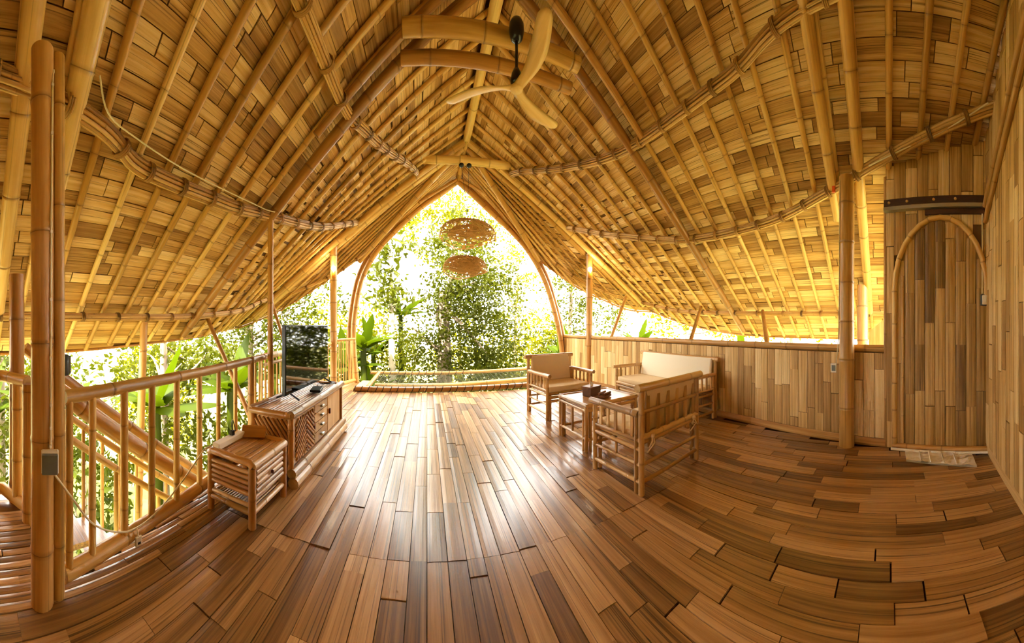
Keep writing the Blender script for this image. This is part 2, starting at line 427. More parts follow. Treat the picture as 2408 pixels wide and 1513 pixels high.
# the roof's front: it folds down to the arch between the second frame and the pointed opening
APEX = V((.75, 6.93, 4.86))
VERGE = {-1: [rp(-1, 5.2, 5.9), V((-3.57, 6.15, 1.6)), V((-3.01, 6.4, 1.95)), V((-2.34, 6.65, 2.42)), V((-1.62, 6.9, 2.98)), V((-1.2, 6.96, 3.3)), V((-.72, 6.98, 3.78)), V((-.16, 6.99, 4.26)), V((.36, 6.98, 4.6))],
         1: [rp(1, 4.85, 5.9), V((5.09, 6.2, 1.75)), V((4.39, 6.4, 2.0)), V((3.79, 6.6, 2.28)), V((3.19, 6.75, 2.66)), V((2.68, 6.9, 3.08)), V((2.06, 6.96, 3.8)), V((1.52, 6.99, 4.24)), V((1.1, 6.98, 4.58))]}
for side in (-1, 1):
    vp = smooth_path(VERGE[side], 4)
    L = [0.0]
    for a, b in zip(vp, vp[1:]): L.append(L[-1]+(b-a).length)
    def along(t):
        l = t*L[-1]
        for i in range(len(L)-1):
            if l <= L[i+1]: return vp[i].lerp(vp[i+1], (l-L[i])/max(1e-6, L[i+1]-L[i]))
        return vp[-1]
    A = V((XR, YF2, ZR)); NF = 15
    top = lambda t: A.lerp(APEX, t)
    mb = MB(); n = 30; m = 8
    for up in (.075, .12):
        vs = [top(i/n).lerp(along(i/n), j/m)+V((0, .02, up)) for i in range(n+1) for j in range(m+1)]
        fs = [(i*(m+1)+j, i*(m+1)+j+1, (i+1)*(m+1)+j+1, (i+1)*(m+1)+j) for i in range(n) for j in range(m)]
        mb.add(vs, fs, [(p.x, p.z, p.y) for p in vs])
    k = (n+1)*(m+1)
    rim = [i*(m+1)+m for i in range(n+1)]
    mb.f += [(a, b, b+k, a+k) for a, b in zip(rim, rim[1:])]; mb.sm += [False]*(len(rim)-1)
    o = mb.build('ceiling', M_deck)
    tag(o, '%s front fold of the roof, thin rafters fanning out above the pointed opening' % LEFT_OF[side], None, None, 'structure')
    fold[side] = o
    # lining strips across the fan
    st = MB(); rows = 26
    for i in range(n):
        for j in range(rows):
            u0, u1 = j/rows+.004, (j+1)/rows-.004
            t0, t1 = i/n, (i+1)/n
            q = [top(t0).lerp(along(t0), u0), top(t0).lerp(along(t0), u1), top(t1).lerp(along(t1), u1), top(t1).lerp(along(t1), u0)]
            q = [p+V((0, .015, .06+R.uniform(0, .004))) for p in q]
            c = (q[0]+q[1]+q[2]+q[3])/4
            if (q[2]-q[0]).length < .03: continue
            st.add(q+[p+V((0, 0, .01)) for p in q], [(0, 1, 2, 3), (7, 6, 5, 4), (0, 4, 5, 1), (1, 5, 6, 2), (2, 6, 7, 3), (3, 7, 4, 0)], [(p.z*1.0, p.x*.2, p.y+p.x) for p in q]*2, R.random())
    so = st.build('lining_strip', M_roof, o); so['kind'] = 'stuff'
    for i in range(1, NF):
        t = i/NF; a = top(t); b = along(t)
        r = .03
        P([a+V((0, 0, .01)), a.lerp(b, .5)+V((0, 0, .02)), b+V((0, 0, .015))+(b-a).normalized()*.02], r, r1=r*.85, gap=.45, seg=10).build('rafter', M_pole, o)
    P([p+V((0, .03, .05)) for p in vp], .022, gap=.5, seg=8).build('verge_lath', M_brown, o)

# ------------------------------------------------------------------ floor
WALLR = [(-1.04, 3.02), (.04, 3.31), (.56, 3.43), (1.84, 3.66), (3.1, 3.80), (4.5, 3.78), (5.9, 3.62), (6.9, 3.46)]   # (Y, x) of the right wall's inner face
RAIL = [(.45, -1.42), (1.01, -1.54), (1.76, -1.64), (2.95, -1.84), (4.4, -1.98), (5.8, -1.98), (6.9, -1.68)]          # (Y, x) of the left railing
wx = lambda Y: interp(WALLR, Y)
rx = lambda Y: interp(RAIL, Y) if Y > .45 else -2.36
mb = MB()
Ys = [-1.1, -.4, .449, .45, 1.0, 1.76, 2.95, 4.4, 5.8, 6.0]
for a, b in zip(Ys, Ys[1:]):
    x0, x1, x2, x3 = rx(a)-.06, wx(a)+.05, wx(b)+.05, rx(b)-.06
    if a >= .45: x0 = interp(RAIL, a)-.06
    vs = [V((x0, a, -.13)), V((x1, a, -.13)), V((x2, b, -.13)), V((x3, b, -.13)), V((x0, a, -.018)), V((x1, a, -.018)), V((x2, b, -.018)), V((x3, b, -.018))]
    mb.add(vs, [(3, 2, 1, 0), (4, 5, 6, 7), (0, 1, 5, 4), (1, 2, 6, 5), (2, 3, 7, 6), (3, 0, 4, 7)])
# edges of the lounging net: floor strips beside the net, left and right
for x0, x1 in ((-2.0, -1.5), (3.3, 3.75)):
    mb.box((x0, 5.9, -.13), (x1, 7.05, -.018))
floor = mb.build('floor', M_under); tag(floor, 'glossy brown floor of flattened bamboo planks', None, None, 'structure')
pieces = []
x = -2.36; SEAM = 1.69
while x < 3.86:
    w = R.choice((.10, .11, .12, .12, .13)) if not -2.02 < x < -1.4 else .05; xc = x+w/2
    ya, yb = -1.06, 6.0
    if xc < -1.45: yb = .44 if xc > -2.4 else -1
    if xc < -1.45 and xc > -2.0:
        # rows that reappear where the room widens
        lo = next((.45+i*.05 for i in range(120) if interp(RAIL, .45+i*.05) < xc+.03), None)
        segs = [(-1.06, .44)]+([(lo, 6.0)] if lo and lo < 5.9 else [])
    else:
        segs = [(ya, yb)]
        if xc > 3.0:
            ok = [i*.05 for i in range(-21, 121) if wx(i*.05) > xc+.04]
            segs = [(ok[0], ok[-1])] if ok else []
    for (a, b) in segs:
        stops = [a]; y = a+R.uniform(.2, .8)
        while y < b-.15:
            if a < SEAM < b and stops[-1] < SEAM-.12 and y > SEAM-.12 and -1.2 < xc < 1.9: y = SEAM
            stops.append(y); y += R.choice((.35, .45, .55, .65, .8, 1.0))
        stops.append(b)
        for p, q in zip(stops, stops[1:]):
            l = q-p
            if l < .06: continue
            zz = R.uniform(-.004, .003)
            pieces.append((V((xc, (p+q)/2, -.0135+zz)), V((1, 0, R.uniform(-.012, .012))), V((0, 1, R.uniform(-.005, .005))), w-.0045, l-.005))
    x += w
for xc in (-1.9, -1.78, -1.66, -1.54, 3.38, 3.5, 3.62):
    pieces.append((V((xc, 6.5, -.0135)), V((1, 0, 0)), V((0, 1, 0)), .118, 1.0))
lay('floor_plank', pieces, 300, M_floor, floor, .010, .0022)

# ------------------------------------------------------------------ walls
def wall_boards(parent, p0, p1, z0, z1f, mat, inward, wch=(.10, .11, .12, .13), hole=None, t=.012, name='wall_board', cols=None):
    """vertical flattened boards from p0 to p1 (plan), z0 up to z1f(u)"""
    a = V((p0[0], p0[1], 0)); b = V((p1[0], p1[1], 0)); L = (b-a).length; dr = (b-a)/L; out = []
    inn = V((inward[0], inward[1], 0)).normalized()
    u = 0.0
    while u < L-.03:
        w = min(R.choice(wch), L-u)
        zt = z1f((u+w/2)/L); z = z0; first = True
        while z < zt-.02:
            h = R.choice((.35, .5, .6, .75, .95, 1.2))*(R.uniform(.3, 1) if first else 1); first = False
            zz = min(z+h, zt)
            if zt-zz < .1: zz = zt
            c = a+dr*(u+w/2)+V((0, 0, (z+zz)/2))+inn*R.uniform(0, .005)
            if not (hole and hole(u+w/2, (z+zz)/2)):
                xd = dr if dr.cross(V((0, 0, 1))).dot(inn) > 0 else -dr
                out.append((c, xd+inn*R.uniform(-.03, .03), V((0, 0, 1)), max(.02, w-.005), zz-z-.005))
            z = zz
        u += w
    lay(name, out, 300, mat, parent, t)
# low right wall
HW = 1.07
mb = MB()
pl = [(.04, 3.31), (.56, 3.43), (1.84, 3.66), (3.1, 3.80), (4.5, 3.78), (5.9, 3.62), (6.9, 3.46)]
for (a, xa), (b, xb) in zip(pl, pl[1:]):
    vs = [V((x_, y_, z_)) for z_ in (-.1, HW-.02) for (x_, y_) in ((xa+.004, a), (xa+.06, a), (xb+.06, b), (xb+.004, b))]
    mb.add(vs, [(3, 2, 1, 0), (4, 5, 6, 7), (0, 1, 5, 4), (1, 2, 6, 5), (2, 3, 7, 6), (3, 0, 4, 7)])
wr = mb.build('wall_right', M_deck); tag(wr, 'waist-high right wall of upright bamboo boards behind the sofa', None, None, 'structure')
for (a, xa), (b, xb) in zip(pl, pl[1:]):
    wall_boards(wr, (xa, a), (xb, b), .09, lambda u: HW-.02, M_wall, (-1, 0))
P([(x_+.03, y_, HW+.025) for (y_, x_) in [(.02, 3.31)]+pl[1:]], .045, gap=.6).build('cap_rail', M_split, wr)
for i, ((a, xa), (b, xb)) in enumerate(zip(pl, pl[1:])):
    dr = V((xb-xa, b-a, 0)); L_ = dr.length; c = V(((xa+xb)/2-.012, (a+b)/2, .045))
    board('baseboard', c, V((0, 0, 1)), dr, .09, L_, .012, M_brown, wr, ORG[wr.name])
# wall with the door, further back on the right
D0, D1 = V((3.31, .04, 0)), V((3.02, -1.04, 0))
dd = (D1-D0).normalized(); din = V((-dd.y, dd.x, 0)); din = din if din.x < 0 else -din
topz = lambda u: ZR-.80*((D0.lerp(D1, u)).x-XR)+.05
mb = MB()
q = [D0, D1, D1-din*.06, D0-din*.06]
vs = [p+V((0, 0, -.1)) for p in q]+[p+V((0, 0, topz(0 if i in (0, 3) else 1))) for i, p in enumerate(q)]
mb.add([p-din*.004 for p in vs], [(3, 2, 1, 0), (4, 5, 6, 7), (0, 1, 5, 4), (1, 2, 6, 5), (2, 3, 7, 6), (3, 0, 4, 7)])
ws = mb.build('wall_side', M_deck); tag(ws, 'full-height bamboo board wall that holds the arched door', None, None, 'structure')
LD = (D1-D0).length
u0d, u1d = .115, LD-.005                                   # door span along the wall
DOORH = 2.52
def in_door(u, z):
    if u < u0d: return False
    hw = (u1d-u0d)/2; uc = (u0d+u1d)/2
    return z < 1.75 or z < 1.75+(DOORH-1.75)*math.sqrt(max(0, 1-((u-uc)/hw)**2))-.04
wall_boards(ws, D0, D1, 0.0, topz, M_wall, din, hole=lambda u, z: in_door(u, z) and z < 2.2)
P([D0+V((0, 0, 0)), D0+V((0, 0, topz(0)-.1))], .022, gap=.7, seg=10).build('corner_pole', M_split, ws)
# door
do = thing('door_1', 'arched door of weathered upright bamboo boards with a bent pole frame', None, D0.lerp(D1, .55)); do['kind'] = 'structure'
def dpt(u, z, off): return D0+dd*u+V((0, 0, z))+din*off
hw = (u1d-u0d)/2; uc = (u0d+u1d)/2
arch_u = lambda z: hw if z < 1.75 else hw*math.sqrt(max(0, 1-((z-1.75)/(DOORH-1.75))**2))
mb = MB()
sil = [dpt(u0d, .03, .006)]+[dpt(uc-hw*math.cos(t), 1.75+(DOORH-1.75)*math.sin(t), .006) for t in [PI*k/16 for k in range(17)]]+[dpt(u1d, .03, .006)]
n_ = len(sil); bk = [p+din*.012 for p in sil]
mb.add(sil+bk, [tuple(range(n_)), tuple(range(2*n_-1, n_-1, -1))]+[(i, (i+1) % n_, (i+1) % n_+n_, i+n_) for i in range(n_)])
mb.build('door_panel', M_door, do)
out = []; ncol = 9; cw = 2*hw/ncol
for i in range(ncol):
    u = u0d+cw*(i+.5)
    zt = 1.75+(DOORH-1.75)*math.sqrt(max(0, 1-((u-uc)/hw)**2))-.03
    z = .06; first = True
    while z < zt-.04:
        h = R.choice((.5, .7, .9, 1.1))*(R.uniform(.35, 1) if first else 1); first = False
        zz = min(z+h, zt)
        if zt-zz < .12: zz = zt
        xd = -dd if (-dd).cross(V((0, 0, 1))).dot(din) > 0 else dd
        out.append((dpt(u, (z+zz)/2, .019+R.uniform(0, .006)), xd+din*R.uniform(-.05, .05), V((0, 0, 1)), cw-.007, zz-z-.005)); z = zz
lay('door_board', out, 300, M_door, do, .012, .008)
P([dpt(u0d, .04, .045)]+[dpt(uc-hw*math.cos(t), 1.75+(DOORH-1.75)*math.sin(t), .045) for t in [PI*k/14 for k in range(15)]]+[dpt(u1d-.01, 1.6, .045)], .03, gap=.3).build('door_frame', M_pole, do)
P([dpt(u0d+.09, .06, .04), dpt(u0d+.09, 1.9, .04)], .014, gap=.5, seg=8).build('door_stile', M_split, do)
mb = MB().pole([dpt(u0d-.02, .045, .05), dpt(u1d+.02, .045, .05)], .028, gap=.5); mb.build('threshold', M_brown, do)
mb = MB().tube([dpt(u0d-.03, .018, .085), dpt(u1d+.02, .018, .085)], .016, seg=8); mb.build('threshold_strip', M_white, do)
tr = thing('sliding_track', 'dark brown wooden sliding-door track above the arched door', 'door track', dpt(uc, 2.6, .02))
def slab(u0, u1, z0, z1, o0, o1):
    q = [dpt(u, z, o) for u in (u0, u1) for z in (z0, z1) for o in (o0, o1)]
    return MB().add(q, [(0, 1, 3, 2), (4, 6, 7, 5), (0, 4, 5, 1), (2, 3, 7, 6), (0, 2, 6, 4), (1, 5, 7, 3)], [(p.z, p.x, p.y) for p in q])
slab(.0, LD-.01, 2.66, 2.74, .02, .075).build('track_board', M_track, tr)
slab(.0, LD-.01, 2.615, 2.655, .02, .09).build('track_rail', M_steel, tr)
slab(.45, LD-.01, 2.555, 2.61, .02, .05).build('lower_board', M_track, tr)
for u in (.06, .26, .55, .78): MB().lathe([(.001, 0), (.016, .001), (.014, .012), (.001, .014)], 10, dpt(u, 2.70, .076), axis=din).build('screw_cap', M_wall, tr)
# back wall
B0, B1 = V((3.02, -1.04, 0)), V((-2.5, -.55, 0))
bd = (B1-B0).normalized(); bin_ = V((-bd.y, bd.x, 0)); bin_ = bin_ if bin_.y > 0 else -bin_
def btop(u):
    x_ = B0.lerp(B1, u).x
    return ZR-(.80 if x_ > XR else .95)*abs(x_-XR)+.06
mb = MB(); NN = 12
for i in range(NN):
    u, v = i/NN, (i+1)/NN
    a, b = B0.lerp(B1, u), B0.lerp(B1, v)
    q = [a, b, b-bin_*.06, a-bin_*.06]
    vs = [p+V((0, 0, -.1))-bin_*.004 for p in q]+[q[0]+V((0, 0, btop(u))), q[1]+V((0, 0, btop(v))), q[2]+V((0, 0, btop(v))), q[3]+V((0, 0, btop(u)))]
    mb.add(vs, [(3, 2, 1, 0), (4, 5, 6, 7), (0, 1, 5, 4), (1, 2, 6, 5), (2, 3, 7, 6), (3, 0, 4, 7)])
wb = mb.build('wall_back', M_deck); tag(wb, 'tall pale bamboo board wall at the right edge, behind the viewer', None, None, 'structure')
wall_boards(wb, B0, B1, .1, btop, M_wall, bin_, wch=(.10, .12, .13, .15))
board('baseboard', B0.lerp(B1, .3)+V((0, 0, .05))+bin_*.013, V((0, 0, 1)), bd, .1, 3.3, .014, M_split, wb, ORG[wb.name])
# slanting battens on the back wall under the roof
for dz in (0, -.28):
    P([B0.lerp(B1, .015)+bin_*.04+V((0, 0, 2.62+dz*.6)), B0.lerp(B1, .40)+bin_*.04+V((0, 0, 4.15+dz))], .03, gap=.6, seg=10).build('batten', M_split, wb)
P([B0+bin_*.05-dd*.05+V((0, 0, 2.7)), B0.lerp(B1, .03)+bin_*.06+V((0, 0, 4.0))], .03, gap=.5, seg=10)
# ------------------------------------------------------------------ frames, posts, purlins
def rafter_pole(side, Y, d0, d1, r, off=-.07, mat=M_brown, label='', yaw=0.0):
    a = rp(side, d0, Y, off); b = rp(side, d1, Y+yaw, off)
    return adopt(one('principal_rafter', P([a, a.lerp(b, .5), b], r, r1=r*.94, gap=.5, seg=14), mat, label, 'rafter'), ceil[side])
rafter_pole(-1, .34, .1, 4.2, .068, -.02, M_pole, 'thick pale bamboo rafter along the upper left picture edge')
rafter_pole(-1, .66, .1, 2.85, .075, -.03, M_pole, 'thick bamboo rafter right of the corded left post, sawn off short')
rafter_pole(1, .66, .1, 2.95, .062, -.03, M_pole, 'thick bamboo rafter left of the tall right post, ending in a cut')
rafter_pole(1, .34, .1, 4.35, .066, -.03, M_pole, 'thick bamboo rafter right of the tall right post, reaching the eave')
rafter_pole(-1, 2.97, .05, 4.05, .058, -.05, M_brown, 'dark bamboo rafter of the fan frame, left slope, over the thin post')
rafter_pole(-1, 2.72, .05, 1.9, .042, -.06, M_brown, 'slimmer twin pole beside the left rafter of the fan frame')
rafter_pole(1, 2.97, .05, 4.75, .058, -.05, M_brown, 'dark bamboo rafter of the fan frame, right slope, over the sofa')
rafter_pole(1, 2.72, .05, 1.7, .042, -.06, M_brown, 'slimmer twin pole beside the right rafter of the fan frame')
for side in (-1, 1):
    for Y, nm in ((5.79, 'nearer'), (5.985, 'farther')):
        rafter_pole(side, Y, .05, (4.75 if side < 0 else 4.5), .066, -.05, M_pole, '%s of the twin bamboo rafters of the pendant-lamp frame, %s slope' % (nm, LEFT_OF[side]))
adopt(one('ridge_pole', P([(XR-.0, YB-.2, ZR-.07), (XR, 5.75, ZR-.07)], .075, gap=.9, seg=14), M_pole, 'pale bamboo ridge pole running along the top of the roof', 'ridge pole'), ceil[1])
adopt(one('ridge_pole', P([(XR, 5.7, ZR-.10), (.76, 6.3, ZR-.13), (.74, 6.86, ZR-.33)], .05, gap=.4), M_pole, 'short bamboo ridge pole sloping down to the arch tip', 'ridge pole'), fold[1])
mb = MB()
for sd in (-1, 1):
    q = [V((XR, YB-.4, ZR+.16)), V((XR, YF2+.15, ZR+.16)), V((XR+sd*.3, YF2+.15, ZR-.1)), V((XR+sd*.3, YB-.4, ZR-.1))]
    mb.add(q+[p+V((0, 0, .03)) for p in q], [(0, 1, 2, 3), (7, 6, 5, 4), (0, 4, 5, 1), (1, 5, 6, 2), (2, 6, 7, 3), (3, 7, 4, 0)])
mb.build('ridge_cap', M_deck, ceil[-1])
def beam(name, a, b, r, mat, label, cat, gap=.5, group=None):
    a, b = V(a), V(b)
    return one(name, P([a, a.lerp(b, .33), a.lerp(b, .67), b], r, gap=gap, seg=14), mat, label, cat, group)
beam('collar_beam', (-.22, 2.66, 4.06), (1.50, 2.66, 4.06), .076, M_pole, 'thick pale bamboo collar beam, nearer of the two at the fan', 'beam', .55)
beam('collar_beam', (-.26, 2.93, 4.03), (1.55, 2.93, 4.03), .065, M_brown, 'browner bamboo collar beam that the fan hangs from', 'beam', .6)
beam('collar_beam', (-.18, 5.66, 4.56), (1.62, 5.66, 4.56), .078, M_pole, 'bamboo collar beam with the two round lamp caps', 'beam', .6)
beam('collar_beam', (.45, 6.05, 4.86), (1.10, 6.05, 4.86), .04, M_pole, 'short collar beam high under the front ridge', 'beam', .6)
adopt(beam('brace_pole', (.78, 6.75, 4.74), (1.66, 6.6, 4.22), .032, M_brown, 'thin brace from the arch tip to the right, under the fan rafters', 'brace', .5), fold[1])
adopt(beam('brace_pole', (.68, 6.75, 4.74), (-.18, 6.6, 4.12), .032, M_brown, 'thin brace from the arch tip to the left, under the fan rafters', 'brace', .5), fold[-1])
adopt(beam('hip_pole', (.9, 5.95, 4.92), (2.72, 6.80, 2.98), .06, M_pole, 'stout pole slanting from frame top to right flank of arch', 'hip pole', .5), fold[1])
adopt(beam('hip_pole', (.66, 5.95, 4.92), (-1.6, 6.80, 2.88), .06, M_pole, 'stout pole slanting from frame top to left flank of arch', 'hip pole', .5), fold[-1])
# posts
def post(x, y, z1, r, label, mat=M_pole, z0=0.0, gap=.55, r1=None, group=None):
    return one('bamboo_post', P([(x, y, z0), (x+R.uniform(-.006, .006), y, (z0+z1)/2), (x, y, z1)], r, r1=r1, gap=gap, seg=18), mat, label, 'post', group)
post(-1.39, .375, 2.70, .056, 'thick brown bamboo post at left with the socket box and white cord', M_brown)
post(-1.40, .462, 2.70, .031, 'slim pale bamboo post tied against the thick corded left post', M_pole)
post(-2.24, .40, 1.75, .06, 'short bamboo post of the stair landing at the far left edge', M_brown)
post(3.30, .48, 3.04, .088, 'tall thick bamboo post between low wall and door', M_pole)
post(-1.745, 2.97, 2.66, .033, 'thin brown bamboo post standing in the railing behind the television', M_brown)
post(-1.93, 5.88, 3.02, .075, 'bamboo post with lit bulb left of the arch', M_brown)
post(3.62, 5.88, 3.05, .075, 'bamboo post with lit bulb right of the arch, behind the armchair', M_brown)
post(4.62, .42, 2.0, .09, 'stout orange bamboo stub post outside the low wall near the door', M_brown, z0=-2.7)
# bundled purlins
def purlin(side, tab, label, n_strip=10, rad=.0145, bundle=.054, gap=.34, off=-.05, pts=None):
    path = smooth_path(pts if pts else [rp(side, d, Y, off) for (Y, d) in tab], 12)
    mid = path[len(path)//2]
    t = thing('bundled_purlin', label, 'purlin', mid)
    for k in range(n_strip):
        an = 2*PI*k/n_strip
        P([p+V((side*.6*math.cos(an)*bundle, 0, math.sin(an)*bundle*.7+math.cos(an)*bundle*-.5)) for p in path], rad*R.uniform(.85, 1.1), gap=.6, seg=6, bulge=.04).build('strip', M_split, t)
    acc = 0.0
    for a, b in zip(path, path[1:]):
        acc += (b-a).length
        if acc > gap:
            acc = R.uniform(-.04, .04); d = (b-a).normalized(); u = d.cross(V((0, 0, 1))).normalized(); w = u.cross(d); rr = bundle+rad*.9
            loop = [a+u*(math.cos(q)*rr)+w*(math.sin(q)*rr) for q in [2*PI*i/12 for i in range(12)]]
            m2 = MB()
            for o_ in (-.014, 0, .014): m2.tube([p+d*o_ for p in loop], .008, seg=5, closed=True)
            m2.build('binding', M_bind, t)
    return t
adopt(purlin(-1, [(-1, 1.63), (1.8, 1.63), (2.8, 1.62), (3.32, 1.53), (4.04, 1.39), (5.18, 1.11), (5.7, 1.0)], 'upper bundled purlin of the left slope, curving up towards the lamp frame'), ceil[-1])
adopt(purlin(1, [(-1, 1.30), (.75, 1.49), (1.55, 1.66), (3.02, 1.70), (4.25, 1.46), (5.41, 1.01), (5.7, .92)], 'upper bundled purlin of the right slope, curving up towards the lamp frame'), ceil[1])
adopt(purlin(-1, [(-1, 2.3), (.72, 2.51), (1.27, 2.65), (2.1, 2.65), (2.73, 2.59), (4.19, 2.46), (5.48, 2.27), (5.75, 2.2)], 'middle bundled purlin of the left slope with a white cord along it'), ceil[-1])
adopt(purlin(1, [(-1.0, 1.96), (.24, 2.47), (.71, 2.65), (1.64, 2.89), (3.06, 2.89), (4.51, 2.61), (5.59, 2.27), (5.75, 2.2)], 'middle bundled purlin of the right slope, passing over the door'), ceil[1])
adopt(purlin(-1, [(-1, 3.8), (1.11, 3.80), (2.74, 3.77), (4.07, 3.84), (5.0, 3.98), (5.8, 4.15)], 'lowest purlin of the left slope, on struts above the railing', bundle=.036), ceil[-1])
adopt(purlin(1, [(-1, 4.37), (.87, 4.36), (2.91, 4.31), (4.49, 4.42), (5.8, 4.38)], 'lowest purlin of the right slope, on struts above the low wall', bundle=.036), ceil[1])
adopt(purlin(1, None, 'short curved purlin crossing the right front fan, upper one', 4, .014, .026, .4, pts=[(2.67, 6.08, 3.70), (2.35, 6.4, 3.92), (1.95, 6.68, 4.2)]), fold[1])
adopt(purlin(-1, None, 'short curved purlin crossing the left front fan, upper one', 4, .014, .026, .4, pts=[(-1.2, 6.08, 3.65), (-.85, 6.4, 3.9), (-.48, 6.68, 4.19)]), fold[-1])
adopt(purlin(1, None, 'longer purlin crossing the right front fan down to the eave', 4, .016, .028, .4, pts=[(4.5, 6.02, 2.12), (3.68, 6.32, 2.46), (3.05, 6.58, 2.92), (2.5, 6.78, 3.36)]), fold[1])
adopt(purlin(-1, None, 'longer purlin crossing the left front fan down to the eave', 4, .016, .028, .4, pts=[(-2.95, 6.02, 2.1), (-2.16, 6.32, 2.47), (-1.65, 6.55, 2.85), (-1.17, 6.78, 3.28)]), fold[-1])
# struts
def strut(a, b, r, label): return one('strut', P([a, b], r, r1=r*.9, gap=.5), M_brown, label, 'strut')
strut((-2.98, 1.92, -2.7), (-3.15, 2.2, 1.44), .055, 'upright strut outside the stair railing, nearest to the corded post')
strut((-1.90, 2.98, .0), (-3.12, 3.36, 1.5), .034, 'slanting strut from the railing foot out to the left eave')
strut((-2.04, 4.6, .0), (-2.95, 5.05, 1.86), .034, 'slanting strut beyond the television, up to the left eave')
strut((3.72, 5.15, 1.1), (4.3, 5.35, 2.05), .036, 'slanting strut on the low wall nearest to the arch')
strut((3.84, 3.08, 1.1), (5.05, 3.75, 1.78), .036, 'slanting strut on the low wall above the sofa')
strut((3.68, 1.62, 1.1), (5.06, 2.32, 1.64), .036, 'slanting strut on the low wall beyond the sofa, near the door')
# arch of twin bent poles
ar = thing('arch_frame', 'tall pointed arch of twin bent bamboo poles framing the garden', 'arch', (.85, 6.9, 0))
AL = [(-1.67, 0), (-1.75, 1.02), (-1.69, 1.84), (-1.51, 2.55), (-1.15, 3.15), (-.69, 3.63), (-.14, 4.12), (.36, 4.46), (.72, 4.74)]
AR = [(3.47, 0), (3.33, 1.11), (3.10, 1.98), (2.85, 2.62), (2.45, 3.23), (2.01, 3.67), (1.48, 4.10), (1.07, 4.45), (.72, 4.74)]
for side, arc in ((-1, AL), (1, AR)):
    for k, (oo, yy) in enumerate(((0, 6.86), (.14, 6.95))):
        pts = [(x+side*oo*(1-.35*min(1, z/4.7)), yy, z+(oo*.55 if z > 2 else 0)) for (x, z) in arc]
        P(smooth_path(pts, 4), .068, r1=.056, gap=.42, seg=12).build('bent_pole', M_brown, ar)
# outside gable panel by the stub post
gp = MB(); q = [V((5.15, .36, .2)), V((5.15, -.1, .2)), V((5.15, -.1, 1.64)), V((5.15, .36, 1.25))]
gp.add(q+[p+V((.03, 0, 0)) for p in q], [(0, 1, 2, 3), (7, 6, 5, 4), (0, 4, 5, 1), (1, 5, 6, 2), (2, 6, 7, 3), (3, 7, 4, 0)], [(p.y, p.x, p.z) for p in q]*2)
one('timber_gable', gp, M_cons, 'orange timber gable with slanting top outside beside the stub post', 'gable')

# ------------------------------------------------------------------ railings and stair
def railing(label, pts, bal, zt=1.03, rt=.038, rb=.045, rbal=.022, low=None, zb=.075, base=True, mat=M_pole):
    t = thing('railing', label, 'railing', (pts[0][0], pts[0][1], 0))
    P([(x, y, zt) for x, y in pts], rt, gap=.55, seg=14).build('top_rail', mat, t)
    if base: P([(x, y, zb) for x, y in pts], rb, gap=.6, seg=12).build('bottom_rail', M_pole, t)
    if low: P([(x+.03, y, low) for x, y in pts], rt*.55, gap=.5, seg=8).build('under_rail', mat, t)
    for x, y in bal: P([(x, y, zb), (x+R.uniform(-.008, .008), y, zt-rt*.5)], rbal*R.uniform(.88, 1.1), gap=.4, seg=10).build('baluster', mat, t)
    return t
rl = lambda Y: interp(RAIL, Y)
railing('stair-side bamboo railing with thick balusters from the corded post', [(rl(y)-.0, y) for y in (.50, 1.01, 1.76, 2.2, 2.95)], [(rl(y)+.01, y) for y in (.53, .675, .91, 1.14, 1.385, 1.66, 1.93, 2.25)], zt=.985)
ys = [2.62+i*.105 for i in range(int((5.8-2.62)/.105))]
railing('bamboo railing with close thin balusters behind the television', [(rl(y), y) for y in (2.95, 4.4, 5.8)], [(rl(max(2.5, y))+R.uniform(-.02, .02), y) for y in ys], zt=.99, rt=.04, rbal=.014, low=.90)
ys = [6.02+i*.1 for i in range(8)]
railing('short thin-baluster railing between the bulb post and the arch foot', [(rl(y), y) for y in (5.95, 6.8)], [(rl(y), y) for y in ys], zt=1.05, rt=.03, rbal=.014)
one('rail_post', P([(-1.77, 2.60, 0), (-1.77, 2.60, 1.02)], .034, gap=.4), M_brown, 'bamboo railing post where thick balusters give way to thin ones', 'post')
railing('landing railing at the far left picture edge', [(-2.36, -.6), (-2.30, .30), (-2.03, .44)], [(-2.32, y) for y in (-.45, -.2, .05, .2)]+[(-2.14, .385)], zt=.96, rt=.045, rbal=.04)
one('rail_post', P([(-2.0, .44, -.2), (-2.0, .44, .95)], .045, gap=.5), M_brown, 'dark bamboo newel post at the head of the stair', 'post')
sc = thing('staircase', 'bamboo staircase going down outside the left railing', 'staircase', (-2.1, .5, -.1))
zs = lambda y: -.05-.78*(y-.5)
for x in (-2.44, -1.84):
    P([(x, .5, zs(.5)-.06), (x, 3.7, zs(3.7)-.06)], .055, gap=.5).build('stringer', M_brown, sc)
P([(-2.44, .5, zs(.5)+1.22), (-2.44, 3.6, zs(3.6)+1.22)], .052, gap=.5).build('handrail', M_brown, sc)
P([(-2.44, .55, zs(.55)+.92), (-2.44, 3.6, zs(3.6)+.92)], .03, gap=.5).build('handrail', M_pole, sc)
P([(-1.84, .55, zs(.55)+1.06), (-1.84, 3.6, zs(3.6)+1.06)], .06, gap=.5).build('handrail', M_brown, sc)
P([(-1.84, .55, zs(.55)+.80), (-1.84, 3.6, zs(3.6)+.80)], .024, gap=.5).build('handrail', M_pole, sc)
for i in range(16):
    y = .66+i*.19
    P([(-2.44, y, zs(y)), (-2.44, y, zs(y)+.92)], .018, gap=.4, seg=8).build('baluster', M_brown, sc)
    P([(-1.84, y, zs(y)), (-1.84, y, zs(y)+.80)], .018, gap=.4, seg=8).build('baluster', M_pole, sc)
for i in range(11):
    y = .62+i*.28
    MB().box((-2.42, y-.02, zs(y)-.03), (-1.86, y+.22, zs(y)+.01), 0).build('tread', M_floor, sc)

